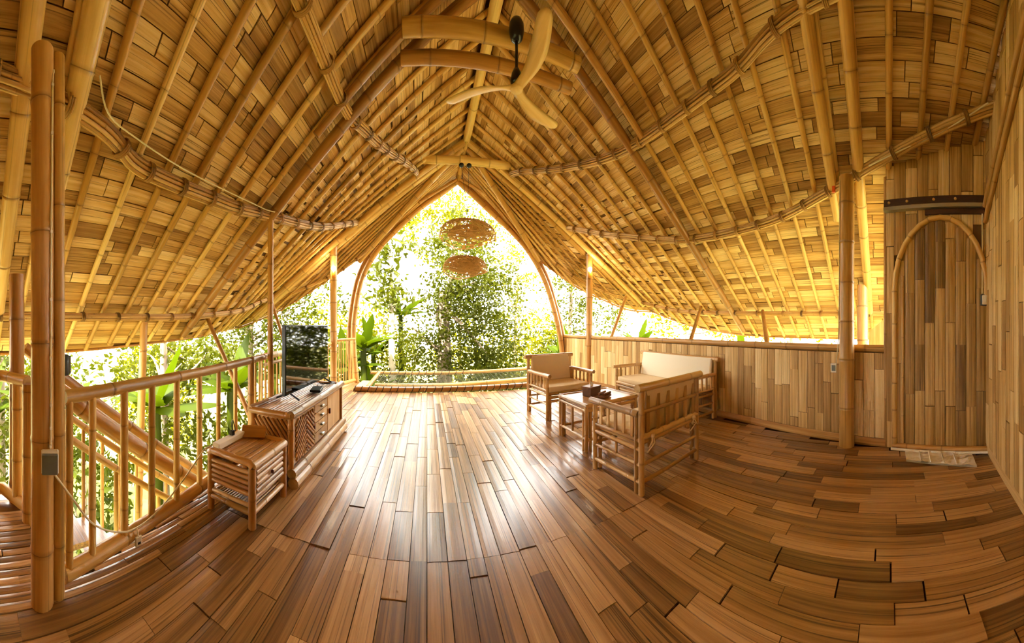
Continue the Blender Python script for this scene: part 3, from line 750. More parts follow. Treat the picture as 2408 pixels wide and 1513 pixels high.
# ------------------------------------------------------------------ lounging net in front of the floor
nt_ = thing('lounging_net', 'netted lounging platform framed by bamboo poles below the arch', 'net platform', (.9, 7.0, 0))
nearp = smooth_path([(-1.5, 5.98, .045), (.3, 6.1, .045), (1.4, 6.14, .045), (3.4, 6.22, .045)], 4)
P(nearp, .058, gap=.5, seg=14).build('front_pole', M_cons, nt_)
farp = smooth_path([(-1.62, 8.35, .02), (.5, 8.5, .0), (1.8, 8.55, .02), (3.8, 8.6, .06)], 4)
P(farp, .055, gap=.5, seg=14).build('far_pole', M_cons, nt_)
midp = smooth_path([(-1.25, 7.0, -.10), (.4, 7.1, -.10), (1.6, 7.15, -.06), (3.5, 7.2, .0)], 4)
P(midp, .08, gap=.6, seg=14).build('middle_pole', M_brown, nt_)
P([(-1.30, 6.15, .0), (-1.36, 8.3, .02)], .05, gap=.5).build('side_pole', M_brown, nt_)
P([(3.5, 6.25, .02), (3.75, 8.55, .04)], .05, gap=.5).build('side_pole', M_brown, nt_)
MB().box((-1.55, 6.05, -.1), (-1.33, 7.0, .035), 1).build('edge_board', M_split, nt_)
def lashings(path, r, step, x1):
    acc = 0
    for a, b in zip(path, path[1:]):
        L_ = (b-a).length; d = (b-a)/L_; k = acc
        while k < L_:
            c = a+d*k
            if c.x < x1:
                u = V((0, 0, 1)); w = d.cross(u)
                loop = [c+u*(math.cos(q)*(r+.004))+w*(math.sin(q)*(r+.004))+d*(.028*math.cos(q)) for q in [2*PI*i/12 for i in range(12)]]
                MB().tube(loop, .008, seg=5, closed=True).build('lashing', M_rope, nt_)
            k += step*R.uniform(.85, 1.15)
        acc = k-L_
lashings(nearp, .058, .155, 3.4); lashings(farp, .055, .2, 1.2)
net = MB(); cx = [(-1.3+.12*i) for i in range(41)]; cy = [6.12+.11*i for i in range(22)]
zn = lambda x, y: -.10*math.sin(PI*(y-6.1)/2.4)*math.sin(PI*(x+1.4)/5.0)+.02
for x in cx: net.tube([(x, y, zn(x, y)) for y in cy[::3]], .004, seg=3)
for y in cy: net.tube([(x, y, zn(x, y)) for x in cx[::3]], .004, seg=3)
o = net.build('net_mesh', M_net, nt_); o['kind'] = 'stuff'
# ------------------------------------------------------------------ furniture
def seat(name, label, cat, W, loc, rotz, group, back_mat, seat_mat, nb=7, ties=True):
    t = thing(name, label, cat, loc, group, world=False, rotz=rotz)
    Dp = .60; f, b = -Dp/2, Dp/2; hx = W/2; ZA = .63; ZB = .86
    p = lambda n, path, r, mat=M_furn, **k: P(path, r, gap=k.pop('gap', .33), seg=12, **k).build(n, mat, t)
    for sx in (-1, 1):
        x = sx*hx
        p('leg', [(x, f, 0), (x, f, ZA-.02)], .023); p('leg', [(x-sx*.052, f+.008, 0), (x-sx*.052, f+.008, .36)], .02)
        p('leg', [(x, b, 0), (x, b, ZB)], .025); p('leg', [(x, b-.055, 0), (x, b-.055, ZA)], .021)
        p('armrest', [(x, f-.07, ZA+.01), (x, b-.03, ZA+.01)], .029)
        p('side_rail', [(x, f, .43), (x, b, .43)], .017); p('side_rail', [(x, f, .36), (x, b, .36)], .019)
        p('side_rail', [(x, f, .235), (x, b, .235)], .015); p('stretcher', [(x, f, .10), (x, b, .10)], .019)
        p('spindle', [(x, 0.0, .235), (x, 0.0, .36)], .012)
        for k in range(5):
            y = f+.085+k*(Dp-.19)/4
            MB().box((x-.008, y-.014, .43), (x+.008, y+.014, ZA-.01), 2).build('arm_slat', M_furn, t)
    p('top_rail', [(-hx-.06, b+.01, ZB), (hx+.06, b+.01, ZB)], .034)
    p('back_rail', [(-hx, b, .66), (hx, b, .66)], .018); p('back_rail', [(-hx, b, .46), (hx, b, .46)], .026); p('back_rail', [(-hx, b, .42), (hx, b, .42)], .02)
    p('stretcher', [(-hx, b, .24), (hx, b, .24)], .016); p('stretcher', [(-hx, b, .10), (hx, b, .10)], .018)
    n = max(5, round(W/.135))
    for k in range(n):
        x = -hx+.07+k*(W-.14)/(n-1)
        MB().box((x-.019, b-.009, .46), (x+.019, b+.009, ZB-.01), 2).build('back_slat', M_furn, t)
    p('front_rail', [(-hx, f+.005, .375), (hx, f+.005, .375)], .025); p('front_rail', [(-hx, f+.005, .322), (hx, f+.005, .322)], .022)
    p('front_rail', [(-hx, f+.02, .26), (hx, f+.02, .26)], .016)
    for k in range(9 if W < 1 else 17):
        x = -hx+.05+k*(W-.1)/(8 if W < 1 else 16)
        MB().box((x-.016, f+.02, .375), (x+.016, b-.03, .392), 1).build('seat_slat', M_furn, t)
    sc_ = MB().rbox((-hx+.035, f-.01, .392), (hx-.035, b-.06, .475), .026, n=4).build('seat_cushion', seat_mat, t)
    rot = Matrix.Translation((0, b-.075, .47)) @ Matrix.Rotation(math.radians(-9), 4, 'X')
    rb = MB().rbox((-hx+.045, -.035, .0), (hx-.045, .035, .41), .024, n=4, rot=rot).build('back_cushion', back_mat, t)
    if ties:
        for sx in (-1, 1):
            x = sx*(hx-.1); m2 = MB()
            for k in range(3): m2.tube([(x, b+.03, .455), (x+R.uniform(-.05, .05), b+.045, .44-.02*k), (x+R.uniform(-.07, .07), b+.035, .40-.03*k)], .007, seg=5)
            m2.rbox((x-.02, b+.02, .44), (x+.02, b+.05, .475), .012, n=2); m2.build('cushion_tie', M_cush, t)
    return t
GS = 'bamboo sitting group with tan cushions'
seat('armchair', 'bamboo armchair facing the viewer, tan cushions, beside the garden opening', 'armchair', .80, (2.03, 4.20, 0), math.radians(7), GS, M_cush, M_cush, ties=False)
seat('armchair', 'bamboo armchair seen from behind, slatted back nearest to the viewer', 'armchair', .81, (1.945, 2.09, 0), math.radians(180+5), GS, M_cush, M_cush)
seat('sofa', 'long bamboo sofa with cream back cushion against the low wall', 'sofa', 1.70, (3.38, 3.30, 0), math.radians(-90-3.5), GS, M_cush2, M_cush, ties=False)
# coffee table
t = thing('coffee_table', 'low bamboo coffee table between the two armchairs', 'table', (1.98, 3.02, 0), GS, world=False, rotz=math.radians(3))
hx, hy, zt = .36, .285, .50
MB().box((-hx+.02, -hy+.02, zt-.02), (hx-.02, hy-.02, zt), 1).build('tabletop', M_cons, t)
for sy in (-1, 1):
    P([(-hx-.02, sy*hy, zt-.012), (hx+.02, sy*hy, zt-.012)], .024, gap=.3).build('edge_pole', M_furn, t)
    P([(-hx, sy*hy, zt-.065), (hx, sy*hy, zt-.065)], .018, gap=.3).build('apron', M_furn, t)
    P([(-hx, sy*hy, .12), (hx, sy*hy, .12)], .017, gap=.3).build('stretcher', M_furn, t)
for sx in (-1, 1):
    P([(sx*hx, -hy-.02, zt-.012), (sx*hx, hy+.02, zt-.012)], .024, gap=.3).build('edge_pole', M_furn, t)
    P([(sx*hx, -hy, zt-.065), (sx*hx, hy, zt-.065)], .018, gap=.3).build('apron', M_furn, t)
    P([(sx*hx, -hy, .13), (sx*hx, hy, .13)], .017, gap=.3).build('stretcher', M_furn, t)
    P([(sx*hx, 0, .13), (sx*hx, 0, zt-.065)], .013, gap=.3).build('spindle', M_furn, t)
    for sy in (-1, 1):
        P([(sx*hx, sy*hy, 0), (sx*hx, sy*hy, zt-.02)], .023, gap=.28).build('leg', M_furn, t)
        P([(sx*hx, sy*(hy-.052), 0), (sx*hx, sy*(hy-.052), zt-.06)], .018, gap=.28).build('leg', M_furn, t)
        P([(sx*(hx-.052), sy*hy, 0), (sx*(hx-.052), sy*hy, zt-.06)], .018, gap=.28).build('leg', M_furn, t)
tb = thing('tissue_box', 'dark wooden tissue box with white tissue on the coffee table', 'tissue box', (1.93, 3.08, .503), world=False, rotz=math.radians(20))
MB().box((-.10, -.065, 0), (.10, .065, .10), 0).build('box_body', M_walnut, tb); MB().box((-.105, -.07, .10), (.105, .07, .115), 0).build('box_lid', M_walnut, tb)
MB().add([V((-.03, 0, .11)), V((.03, .01, .11)), V((.0, .02, .165)), V((.0, -.02, .11)), V((.015, -.01, .15))], [(0, 1, 2), (3, 2, 4), (0, 3, 2), (1, 4, 2), (3, 1, 4)]).build('tissue', M_tissue, tb)
ab = thing('wooden_bowl', 'small carved dark wooden tray beside the tissue box', 'tray', (2.0, 2.90, .503), world=False, rotz=math.radians(25))
MB().rbox((-.09, -.05, 0), (.09, .05, .035), .015, 0).build('tray_body', M_walnut, ab)
P([(-.075, -.035, .05), (.075, -.035, .05)], .014, nodes=False).build('tray_rim', M_walnut, ab); P([(-.075, .035, .05), (.075, .035, .05)], .014, nodes=False).build('tray_rim', M_walnut, ab)

# television console
X0, X1, Y0, Y1, ZT = -1.50, -1.09, 2.2, 3.63, .63
t = thing('tv_console', 'low bamboo cabinet with slatted top under the television', 'cabinet', ((X0+X1)/2, (Y0+Y1)/2, 0))
MB().box((X0+.02, Y0+.02, .10), (X1-.02, Y1-.02, ZT-.035), 1).build('cabinet_body', M_cons, t)
for z, dx, r in ((.05, .045, .048), (.125, .03, .042)):
    P([(X1+dx-.02, Y0-.02, z), (X1+dx-.02, Y1+.05, z)], r, gap=.5, seg=14).build('base_pole', M_furn, t)
P([(X0, Y0, .05), (X0, Y1, .05)], .045, gap=.5).build('base_pole', M_furn, t)
P([(X1+.0, Y0-.02, ZT-.02), (X1+.0, Y1+.03, ZT-.02)], .036, gap=.5, seg=14).build('top_edge', M_furn, t)
P([(X0, Y0-.02, ZT-.02), (X0, Y1+.03, ZT-.02)], .03, gap=.5).build('top_edge', M_cons, t)
for y in (Y0, Y1): P([(X0, y, ZT-.03), (X1, y, ZT-.03)], .03, gap=.6).build('top_edge', M_cons, t)
ns = 11
for k in range(ns):
    x = X0+.045+k*(X1-X0-.09)/(ns-1)
    P([(x, Y0+.02, ZT-.028), (x, Y1-.02, ZT-.028)], .0145, gap=.5, seg=8).build('top_slat', M_cons, t)
for x in (X0+.01, X1-.01):
    for y in (Y0+.01, Y1-.01): P([(x, y, .09), (x, y, ZT-.03)], .028, gap=.5).build('corner_post', M_cons, t)
def clip_strips(name, parent, origin, ux, uy, wx_, wy_, ang, step, r, mat, nout, mirror=False):
    """half-round strips at an angle inside a rectangle (u, v)"""
    o = V(origin); ux, uy, nn = V(ux), V(uy), V(nout); ca, sa = math.cos(ang), math.sin(ang)
    k = -3.0
    while k < 3.0:
        pts = []
        for (a, b, c, e) in ((0, 0, 0, wy_), (wx_, 0, 0, wy_), (0, 0, wx_, 0), (0, wy_, wx_, 0)): pass
        ts = []
        px, py = -sa*k, ca*k
        lo, hi = -9, 9
        for (pp, d_, L_) in ((px, ca, wx_), (py, sa, wy_)):
            if abs(d_) < 1e-6:
                if not (0 <= pp <= L_): lo, hi = 1, 0
            else:
                a, b = sorted(((0-pp)/d_, (L_-pp)/d_)); lo, hi = max(lo, a), min(hi, b)
        if hi-lo > .03:
            A = o+ux*(px+ca*lo)+uy*(py+sa*lo)+nn*.006; B = o+ux*(px+ca*hi)+uy*(py+sa*hi)+nn*.006
            P([A, B], r, nodes=False, seg=6).build(name, mat, parent)
        k += step
# near end: slanting strips; front: door with herringbone strips, drawers
clip_strips('end_strip', t, (X0+.04, Y0+.018, .14), (1, 0, 0), (0, 0, 1), X1-X0-.08, ZT-.22, math.radians(-52), .036, .014, M_cons, (0, -1, 0))
fx = X1-.018
def front(name, y0, y1, z0, z1, parent):
    o = MB().box((fx, y0, z0), (fx+.014, y1, z1), 2).build(name, M_furn, parent); return o
dr_ = front('door', Y0+.06, Y0+.52, .17, ZT-.07, t)
hw_ = .20
clip_strips('door_strip', dr_, (fx+.014, Y0+.08, .19), (0, 1, 0), (0, 0, 1), .21, ZT-.28, math.radians(40), .034, .011, M_cons, (1, 0, 0))
clip_strips('door_strip', dr_, (fx+.014, Y0+.30, .19), (0, 1, 0), (0, 0, 1), .20, ZT-.28, math.radians(-40), .034, .011, M_cons, (1, 0, 0))
MB().rbox((fx+.012, Y0+.485, .33), (fx+.035, Y0+.51, .385), .006, n=2).build('handle', M_red, dr_)
zz = [.17, .275, .375, .47, ZT-.07]
for a, b in zip(zz, zz[1:]):
    d_ = front('drawer', Y0+.54, Y0+.90, a+.004, b-.004, t)
    MB().rbox((fx+.012, Y0+.68, (a+b)/2-.012), (fx+.045, Y0+.75, (a+b)/2+.012), .009, n=2).build('handle', M_steel, d_)
d2 = front('door', Y0+.92, Y1-.06, .17, ZT-.07, t)
MB().rbox((fx+.012, Y0+.95, .36), (fx+.035, Y0+.98, .42), .006, n=2).build('handle', M_red, d2)
for y in (Y0+.15, Y0+.35, Y0+.55): pass
# television
tv = thing('television', 'large flat black television on the bamboo cabinet', 'television', (-1.31, 3.09, ZT+.005))
MB().rbox((-1.335, 2.48, ZT+.05), (-1.295, 3.70, ZT+.735), .006, n=2).build('tv_case', M_black, tv)
MB().box((-1.2945, 2.492, ZT+.065), (-1.2925, 3.688, ZT+.723)).build('tv_screen', M_screen, tv)
for y in (2.60, 3.58):
    MB().tube([(-1.315, y, ZT+.06), (-1.19, y-.03, ZT+.008)], .009, seg=6).tube([(-1.315, y, ZT+.06), (-1.44, y-.03, ZT+.008)], .009, seg=6).build('tv_foot', M_black, tv)
rc = thing('set_top_box', 'flat black set-top box in front of the television', 'electronics', (-1.2, 3.05, ZT+.005), world=False, rotz=math.radians(12))
MB().rbox((-.06, -.11, 0), (.06, .11, .028), .006, n=2).build('box_body', M_black, rc)
MB().box((.0605, -.08, .008), (.0615, .05, .016)).build('display_window', M_dgrey, rc)
cb = MB()
for k in range(5): cb.tube(smooth_path([(-1.24, 3.2, ZT+.01), (-1.2-.03*k, 3.3+.03*k, ZT+.012), (-1.28+.03*k, 3.42, ZT+.012), (-1.16, 3.5+.02*k, ZT+.01), (-1.25, 3.58, ZT+.012)], 4), .0035, seg=5)
one('loose_cable', cb, M_black, 'tangle of thin black cables behind the set-top box', 'cable')

# nightstand
X0, X1, Y0, Y1, ZT = -1.47, -1.10, 1.63, 2.07, .44
t = thing('nightstand', 'small bamboo side table with one drawer beside the railing', 'side table', ((X0+X1)/2, (Y0+Y1)/2, 0))
for x in (X0, X1):
    for y in (Y0, Y1):
        P([(x, y, 0), (x, y, ZT-.035)], .027, gap=.25, seg=12).build('leg', M_cons, t)
P([(X0-.01, Y0, ZT-.03), (X0+.02, Y0, ZT-.008), (X1-.02, Y0, ZT-.008), (X1+.01, Y0, ZT-.03)], .028, gap=.5).build('top_edge', M_cons, t)
P([(X0-.01, Y1, ZT-.03), (X0+.02, Y1, ZT-.008), (X1-.02, Y1, ZT-.008), (X1+.01, Y1, ZT-.03)], .028, gap=.5).build('top_edge', M_cons, t)
P([(X1+.005, Y0-.01, ZT-.022), (X1+.005, Y1+.01, ZT-.022)], .03, gap=.5).build('top_edge', M_furn, t)
P([(X0-.005, Y0-.01, ZT-.022), (X0-.005, Y1+.01, ZT-.022)], .03, gap=.5).build('top_edge', M_cons, t)
for k in range(8):
    x = X0+.03+k*(X1-X0-.06)/7
    MB().rbox((x-.021, Y0+.02, ZT-.03), (x+.021, Y1-.02, ZT-.002), .006, 1, n=2).build('top_slat', M_cons, t)
for k in range(5):
    z = ZT-.075-k*.036
    P([(X0+.02, Y0, z), (X1-.02, Y0, z)], .0175, nodes=False, seg=10).build('side_slat', M_cons, t)
    P([(X0+.02, Y1, z), (X1-.02, Y1, z)], .0175, nodes=False, seg=10).build('side_slat', M_cons, t)
    P([(X0, Y0+.02, z), (X0, Y1-.02, z)], .0175, nodes=False, seg=10).build('side_slat', M_cons, t)
dw = MB().box((X1-.012, Y0+.035, ZT-.225), (X1+.002, Y1-.035, ZT-.06)).build('drawer', M_cons, t)
for k in range(4):
    z = ZT-.08-k*.042
    P([(X1+.002, Y0+.035, z), (X1+.002, Y1-.035, z)], .019, nodes=False, seg=10).build('drawer_slat', M_furn, dw)
MB().lathe([(.001, 0), (.011, .002), (.014, .018), (.001, .024)], 10, (X1+.018, (Y0+Y1)/2, ZT-.145), axis=(1, 0, 0)).build('knob', M_red, dw)
P([(X1, Y0, ZT-.245), (X1, Y1, ZT-.245)], .019, gap=.3).build('rail', M_furn, t)
P([(X1, Y0, .10), (X1, Y1, .10)], .02, gap=.3).build('rail', M_furn, t); P([(X0, Y0, .10), (X0, Y1, .10)], .02, gap=.3).build('rail', M_furn, t)
P([(X0, Y0, .10), (X1, Y0, .10)], .022, gap=.3).build('rail', M_furn, t); P([(X0, Y0, .145), (X1, Y0, .145)], .015, gap=.3).build('rail', M_furn, t)
P([(X0, Y1, .10), (X1, Y1, .10)], .02, gap=.3).build('rail', M_furn, t)
for k in range(15):
    x = X0+.03+k*(X1-X0-.06)/14
    P([(x, Y0, .112), (x, Y1, .112)], .0065, nodes=False, seg=6).build('shelf_rod', M_furn, t)
ps = thing('power_strip', 'beige power strip with a black plug on the small side table', 'power strip', (-1.43, 1.80, ZT+.004), world=False, rotz=math.radians(2))
MB().rbox((-.033, -.17, 0), (.033, .17, .045), .006, n=2).build('strip_body', M_white, ps)
MB().rbox((-.018, .02, .045), (.018, .055, .085), .008, n=2).build('black_plug', M_black, ps)
MB().tube(smooth_path([(0, .04, .085), (-.02, .06, .14), (-.05, .12, .13), (-.08, .2, .0), (-.09, .25, -.1)], 4), .004, seg=6).build('plug_cord', M_black, ps)
tr_ = thing('glossy_folder', 'glossy dark brown folder standing open on the side table', 'folder', (-1.33, 1.98, ZT+.004), world=False, rotz=math.radians(25))
MB().box((-.10, -.005, 0), (.10, .06, .008), 0).build('folder_base', M_walnut, tr_)
MB().box((-.10, 0, 0), (.10, .11, .006), 0, rot=Matrix.Translation((0, -.005, .006)) @ Matrix.Rotation(math.radians(38), 4, 'X')).build('folder_flap', M_cons, tr_)
mt = thing('door_mat', 'crumpled off-white cotton mat lying at the foot of the door', 'mat', (3.0, -.5, .001))
mm = MB(); nx, ny = 14, 16
c0, c1, c2, c3 = V((3.22, -.17, 0)), V((2.93, -.17, 0)), V((2.69, -.83, 0)), V((3.02, -.86, 0))
for s_ in (0, 1):
    vs = [c0.lerp(c1, i/nx).lerp(c3.lerp(c2, i/nx), j/ny)+V((0, 0, (.018 if s_ else .002)+(.006*math.sin(j*1.3+i*.2)+.004*math.sin(i*.9+j*.5) if s_ else 0))) for j in range(ny+1) for i in range(nx+1)]
    mm.add(vs, [(j*(nx+1)+i, j*(nx+1)+i+1, (j+1)*(nx+1)+i+1, (j+1)*(nx+1)+i) for j in range(ny) for i in range(nx)], smooth=True)
mm.build('mat_cloth', M_mat, mt)
for k in (.22, .36, .55, .72):
    a, b = c0.lerp(c3, k), c1.lerp(c2, k)
    MB().tube([a.lerp(b, .05)+V((0, 0, .021)), a.lerp(b, .5)+V((0, 0, .026)), a.lerp(b, .95)+V((0, 0, .021))], .006, seg=5).build('fold_ridge', M_mat, mt)

# ------------------------------------------------------------------ ceiling fan
fc = V((.79, 2.515, 3.49))
t = thing('ceiling_fan', 'three-bladed pale wooden ceiling fan on a black rod', 'ceiling fan', fc)
MB().lathe([(.001, .60), (.05, .595), (.066, .56), (.068, .50), (.055, .44), (.03, .415), (.001, .41)], 20, fc).build('canopy', M_black, t)
MB().tube([fc+V((0, 0, .12)), fc+V((0, 0, .45))], .014, seg=10).build('downrod', M_black, t)
MB().lathe([(.001, .17), (.025, .165), (.045, .12), (.058, .05), (.05, .02), (.001, .015)], 20, fc).build('motor', M_black, t)
MB().lathe([(.001, -.026), (.052, -.026), (.058, -.016), (.055, .0), (.001, .012)], 24, fc).build('hub_cap', M_fan, t)
hw_tab = [(0, .052), (.10, .048), (.2, .044), (.4, .060), (.6, .070), (.8, .066), (.92, .058), (.97, .045), (1.0, .022)]
for k, a0 in enumerate((154, 36, -87)):
    bl = MB(); a = math.radians(a0); nseg = 24; vs = []; gs = []
    for i in range(nseg+1):
        u = i/nseg; rr_ = .0+.68*u
        wd = interp(hw_tab, u)
        sweep = .05*math.sin(PI*min(1, u*1.1))-.02*u; tw = -math.radians(20*(1-.55*u))*min(1, u/.2)
        zc = .0+.03*u**2
        for j, (q, zz_) in enumerate(((-1, 0), (-.4, .007), (.4, .007), (1, 0), (.4, -.007), (-.4, -.007))):
            x_, y_ = rr_, sweep+q*wd; z_ = zc+q*wd*math.tan(tw)+zz_
            vs.append(fc+V((x_*math.cos(a)-y_*math.sin(a), x_*math.sin(a)+y_*math.cos(a), z_-.008))); gs.append((y_, z_*.2, x_))
    fs = []
    for i in range(nseg):
        for j in range(6): fs.append((i*6+j, i*6+(j+1) % 6, (i+1)*6+(j+1) % 6, (i+1)*6+j))
    fs += [(5, 4, 3, 2, 1, 0), tuple(nseg*6+j for j in range(6))]
    bl.add(vs, fs, gs, smooth=True); bl.build('blade', M_fan, t)

# ------------------------------------------------------------------ pendant lamps
def pendant(label, cx_, cz, RX, RZ, seed, cap_x):
    rr = random.Random(seed); cy_ = 5.62
    t = thing('pendant_lamp', label, 'lamp', (cx_, cy_, cz))
    MB().lathe([(.001, .05), (.035, .045), (.05, .02), (.048, -.01), (.03, -.03), (.001, -.035)], 16, (cap_x, 5.66, 4.47)).build('ceiling_cap', M_black, t)
    MB().tube([(cap_x, 5.66, 4.45), (cx_, cy_, cz+RZ*.9)], .004, seg=6).build('cord', M_black, t)
    def skin(kx, kz, wav, ph, a, v):
        """wavy shell: a = angle round, v = 0 top .. 1 rim"""
        r_ = math.sin(v*PI/2)**.8; w = 1+wav*math.sin(2*a+ph)*v
        return V((cx_+RX*kx*r_*math.cos(a)*w, cy_+RX*kx*.75*r_*math.sin(a)*w, cz+RZ*kz*(1-v**2.2*1.45+.28*v*v*math.sin(2*a+ph+.6))))
    for nm, kx, kz, wav, ph, n in (('outer_shade', 1.0, 1.0, .10, .3, 170), ('inner_shade', .66, .62, .16, 1.5, 100)):
        wv = MB()
        for i in range(n):                      # criss-cross strands
            a = rr.uniform(0, 2*PI); da = rr.uniform(-1.6, 1.6)
            v0 = rr.uniform(.02, .5); v1 = rr.uniform(.6, 1.0)
            wv.tube([skin(kx, kz, wav, ph, a+da*s_, v0+(v1-v0)*s_) for s_ in [k/9 for k in range(10)]], rr.uniform(.003, .007), seg=4)
        for vv in (.08, .3, .5, .68, .82, .92, .98, 1.0):
            wv.tube([skin(kx, kz, wav, ph, 2*PI*k/40, vv) for k in range(40)], .007, seg=4, closed=True)
        o = wv.build(nm, M_weave, t)
        sh = MB(); na, nv = 40, 12              # thin woven skin over part of the shade
        for i in range(na):
            for j in range(nv):
                if rr.random() < (.05 if nm == 'outer_shade' else .4):
                    q = [skin(kx*.995, kz, wav, ph, 2*PI*(i+a)/na, (j+b)/nv*.97+.02) for a, b in ((0, 0), (1, 0), (1, 1), (0, 1))]
                    sh.add(q+[p+V((0, 0, -.003)) for p in q], [(0, 1, 2, 3), (7, 6, 5, 4), (0, 4, 5, 1), (1, 5, 6, 2), (2, 6, 7, 3), (3, 7, 4, 0)])
        so = sh.build('woven_skin', M_weave, o); so['kind'] = 'stuff'; o['kind'] = 'stuff'
    return t
pendant('upper and larger woven rattan pendant lamp in the arch opening', .80, 3.12, .54, .27, 3, .665)
pendant('lower and smaller woven rattan pendant lamp in the arch opening', .74, 2.47, .42, .23, 5, .815)
# bulbs on the two posts
for (x, y, z, lb) in ((-1.90, 5.79, 2.50, 'glowing bulb in an amber socket on the post left of the arch'), (3.585, 5.79, 2.62, 'glowing bulb in an amber socket on the post right of the arch')):
    t = thing('wall_lamp', lb, 'lamp', (x, y, z))
    MB().lathe([(.001, -.15), (.04, -.145), (.042, -.03), (.03, -.01), (.001, 0)], 16, (x, y, z)).build('socket', M_amber, t)
    MB().lathe([(.001, -.01), (.025, 0), (.046, .03), (.05, .06), (.036, .092), (.001, .105)], 16, (x, y, z)).build('bulb', M_bulb, t)
    l = bpy.data.lights.new('bulb_light', 'POINT'); l.energy = 4; l.color = (1, .8, .5); l.shadow_soft_size = .05
    lo_ = bpy.data.objects.new('bulb_light', l); C.objects.link(lo_); lo_.parent = t; lo_.location = (0, -.10, .05)

# ------------------------------------------------------------------ cords, switches, boxes
sb = thing('socket_box', 'dark socket box with white frame on the thick left post', 'socket', (-1.316, .392, .665))
bx_rot = Matrix.Translation((-1.316, .392, .72)) @ Matrix.Rotation(math.radians(74), 4, 'Z')
MB().rbox((-.042, -.022, -.052), (.042, .018, .052), .008, n=2, rot=bx_rot).build('box_frame', M_white, sb)
MB().rbox((-.038, -.036, -.05), (.038, -.012, .044), .006, n=2, rot=bx_rot).build('box_cover', M_grey, sb)
def cord(pts, r, label, mat=M_cable, clips=0):
    path = smooth_path(pts, 6)
    t = thing('white_cord', label, 'cord', path[0]); MB().tube(path, r, seg=6).build('cord_line', mat, t)
    for k in range(clips):
        p_ = path[int((k+.5)*len(path)/clips)]; MB().rbox((p_.x-.007, p_.y-.007, p_.z-.008), (p_.x+.007, p_.y+.007, p_.z+.008), .003, n=2).build('cord_clip', M_white, t)
    return t
cord([(-1.37, .425, 2.60), (-1.342, .412, 2.45), (-1.338, .405, 1.8), (-1.338, .402, 1.2), (-1.336, .402, .9), (-1.325, .397, .775)], .0055, 'white cord clipped down the thick left post to the socket box', clips=9)
t = cord([(-1.312, .405, .67), (-1.36, .52, .50), (-1.42, .66, .30), (-1.47, .83, .17), (-1.49, .98, .125), (-1.49, 1.15, .17), (-1.50, 1.35, .27), (-1.51, 1.5, .36), (-1.49, 1.58, .44), (-1.455, 1.625, .465)], .0055, 'white cord sagging along the railing to the power strip')
sw = thing('cord_switch', 'white inline switch hanging from the sagging cord', 'switch', (-1.47, .985, .03))
MB().rbox((-1.478, .962, .03), (-1.462, 1.008, .088), .006, n=2).build('switch_body', M_white, sw)
MB().box((-1.4615, .975, .045), (-1.459, .995, .058)).build('rocker', M_dgrey, sw); MB().tube([(-1.47, .985, .086), (-1.485, .985, .125)], .005, seg=6).build('switch_neck', M_white, sw)
cord([rp(-1, 2.36, .76, -.06), rp(-1, 2.47, .86, -.10), rp(-1, 2.52, 1.09, -.095), rp(-1, 2.56, 1.53, -.09), rp(-1, 2.56, 2.04, -.09), rp(-1, 2.53, 2.7, -.09), rp(-1, 2.5, 2.88, -.12)], .006, 'white cord running along the middle left purlin')
cord([rp(1, 1.93, -.93, -.09), rp(1, 2.18, -.5, -.085), rp(1, 2.44, .22, -.085)], .008, 'white cord lying along the purlin over the door')
cord([D1+bin_*.03+V((-.03, .03, 2.75)), D1+bin_*.03+V((-.03, .03, 2.2)), D1+bin_*.03+V((-.03, .03, 1.70))], .008, 'white cord running down the corner beside the door', clips=2)
ws2 = thing('wall_switch', 'white and dark green switch beside the door corner', 'switch', D1+V((-.05, .05, 1.58)))
MB().rbox(tuple(D1+V((-.085, .02, 1.58))), tuple(D1+V((-.045, .075, 1.68))), .006, n=2).build('switch_plate', M_white, ws2)
MB().rbox(tuple(D1+V((-.06, .01, 1.57))), tuple(D1+V((-.03, .085, 1.69))), .006, n=2).build('switch_back', M_dgrey, ws2)
ws3 = thing('wall_switch', 'grey-green switch on the low wall beside the tall post', 'switch', (3.33, .66, .85))
MB().rbox((3.315, .60, .82), (3.345, .67, .925), .006, n=2).build('switch_plate', M_white, ws3); MB().box((3.31, .612, .84), (3.316, .655, .905)).build('switch_key', M_grey, ws3)
cord([(3.325, .605, .93), (3.26, .565, 1.3), (3.245, .555, 2.2), (3.24, .55, 2.98)], .006, 'thin white cord down the left flank of the tall right post')
sp = thing('speaker', 'dark grey speaker box mounted behind the corded left post', 'speaker', (-1.52, .52, 1.085))
MB().rbox((-1.57, .50, 1.085), (-1.47, .55, 1.20), .012, n=2).build('speaker_case', M_dgrey, sp)
MB().rbox((-1.56, .548, 1.093), (-1.48, .562, 1.192), .008, n=2).build('speaker_grille', M_grey, sp)
one('orange_tag', MB().rbox((3.24, .60, 2.86), (3.27, .64, 2.93), .006, n=2), M_orange, 'small orange plastic tag near the top of the tall right post', 'tag')
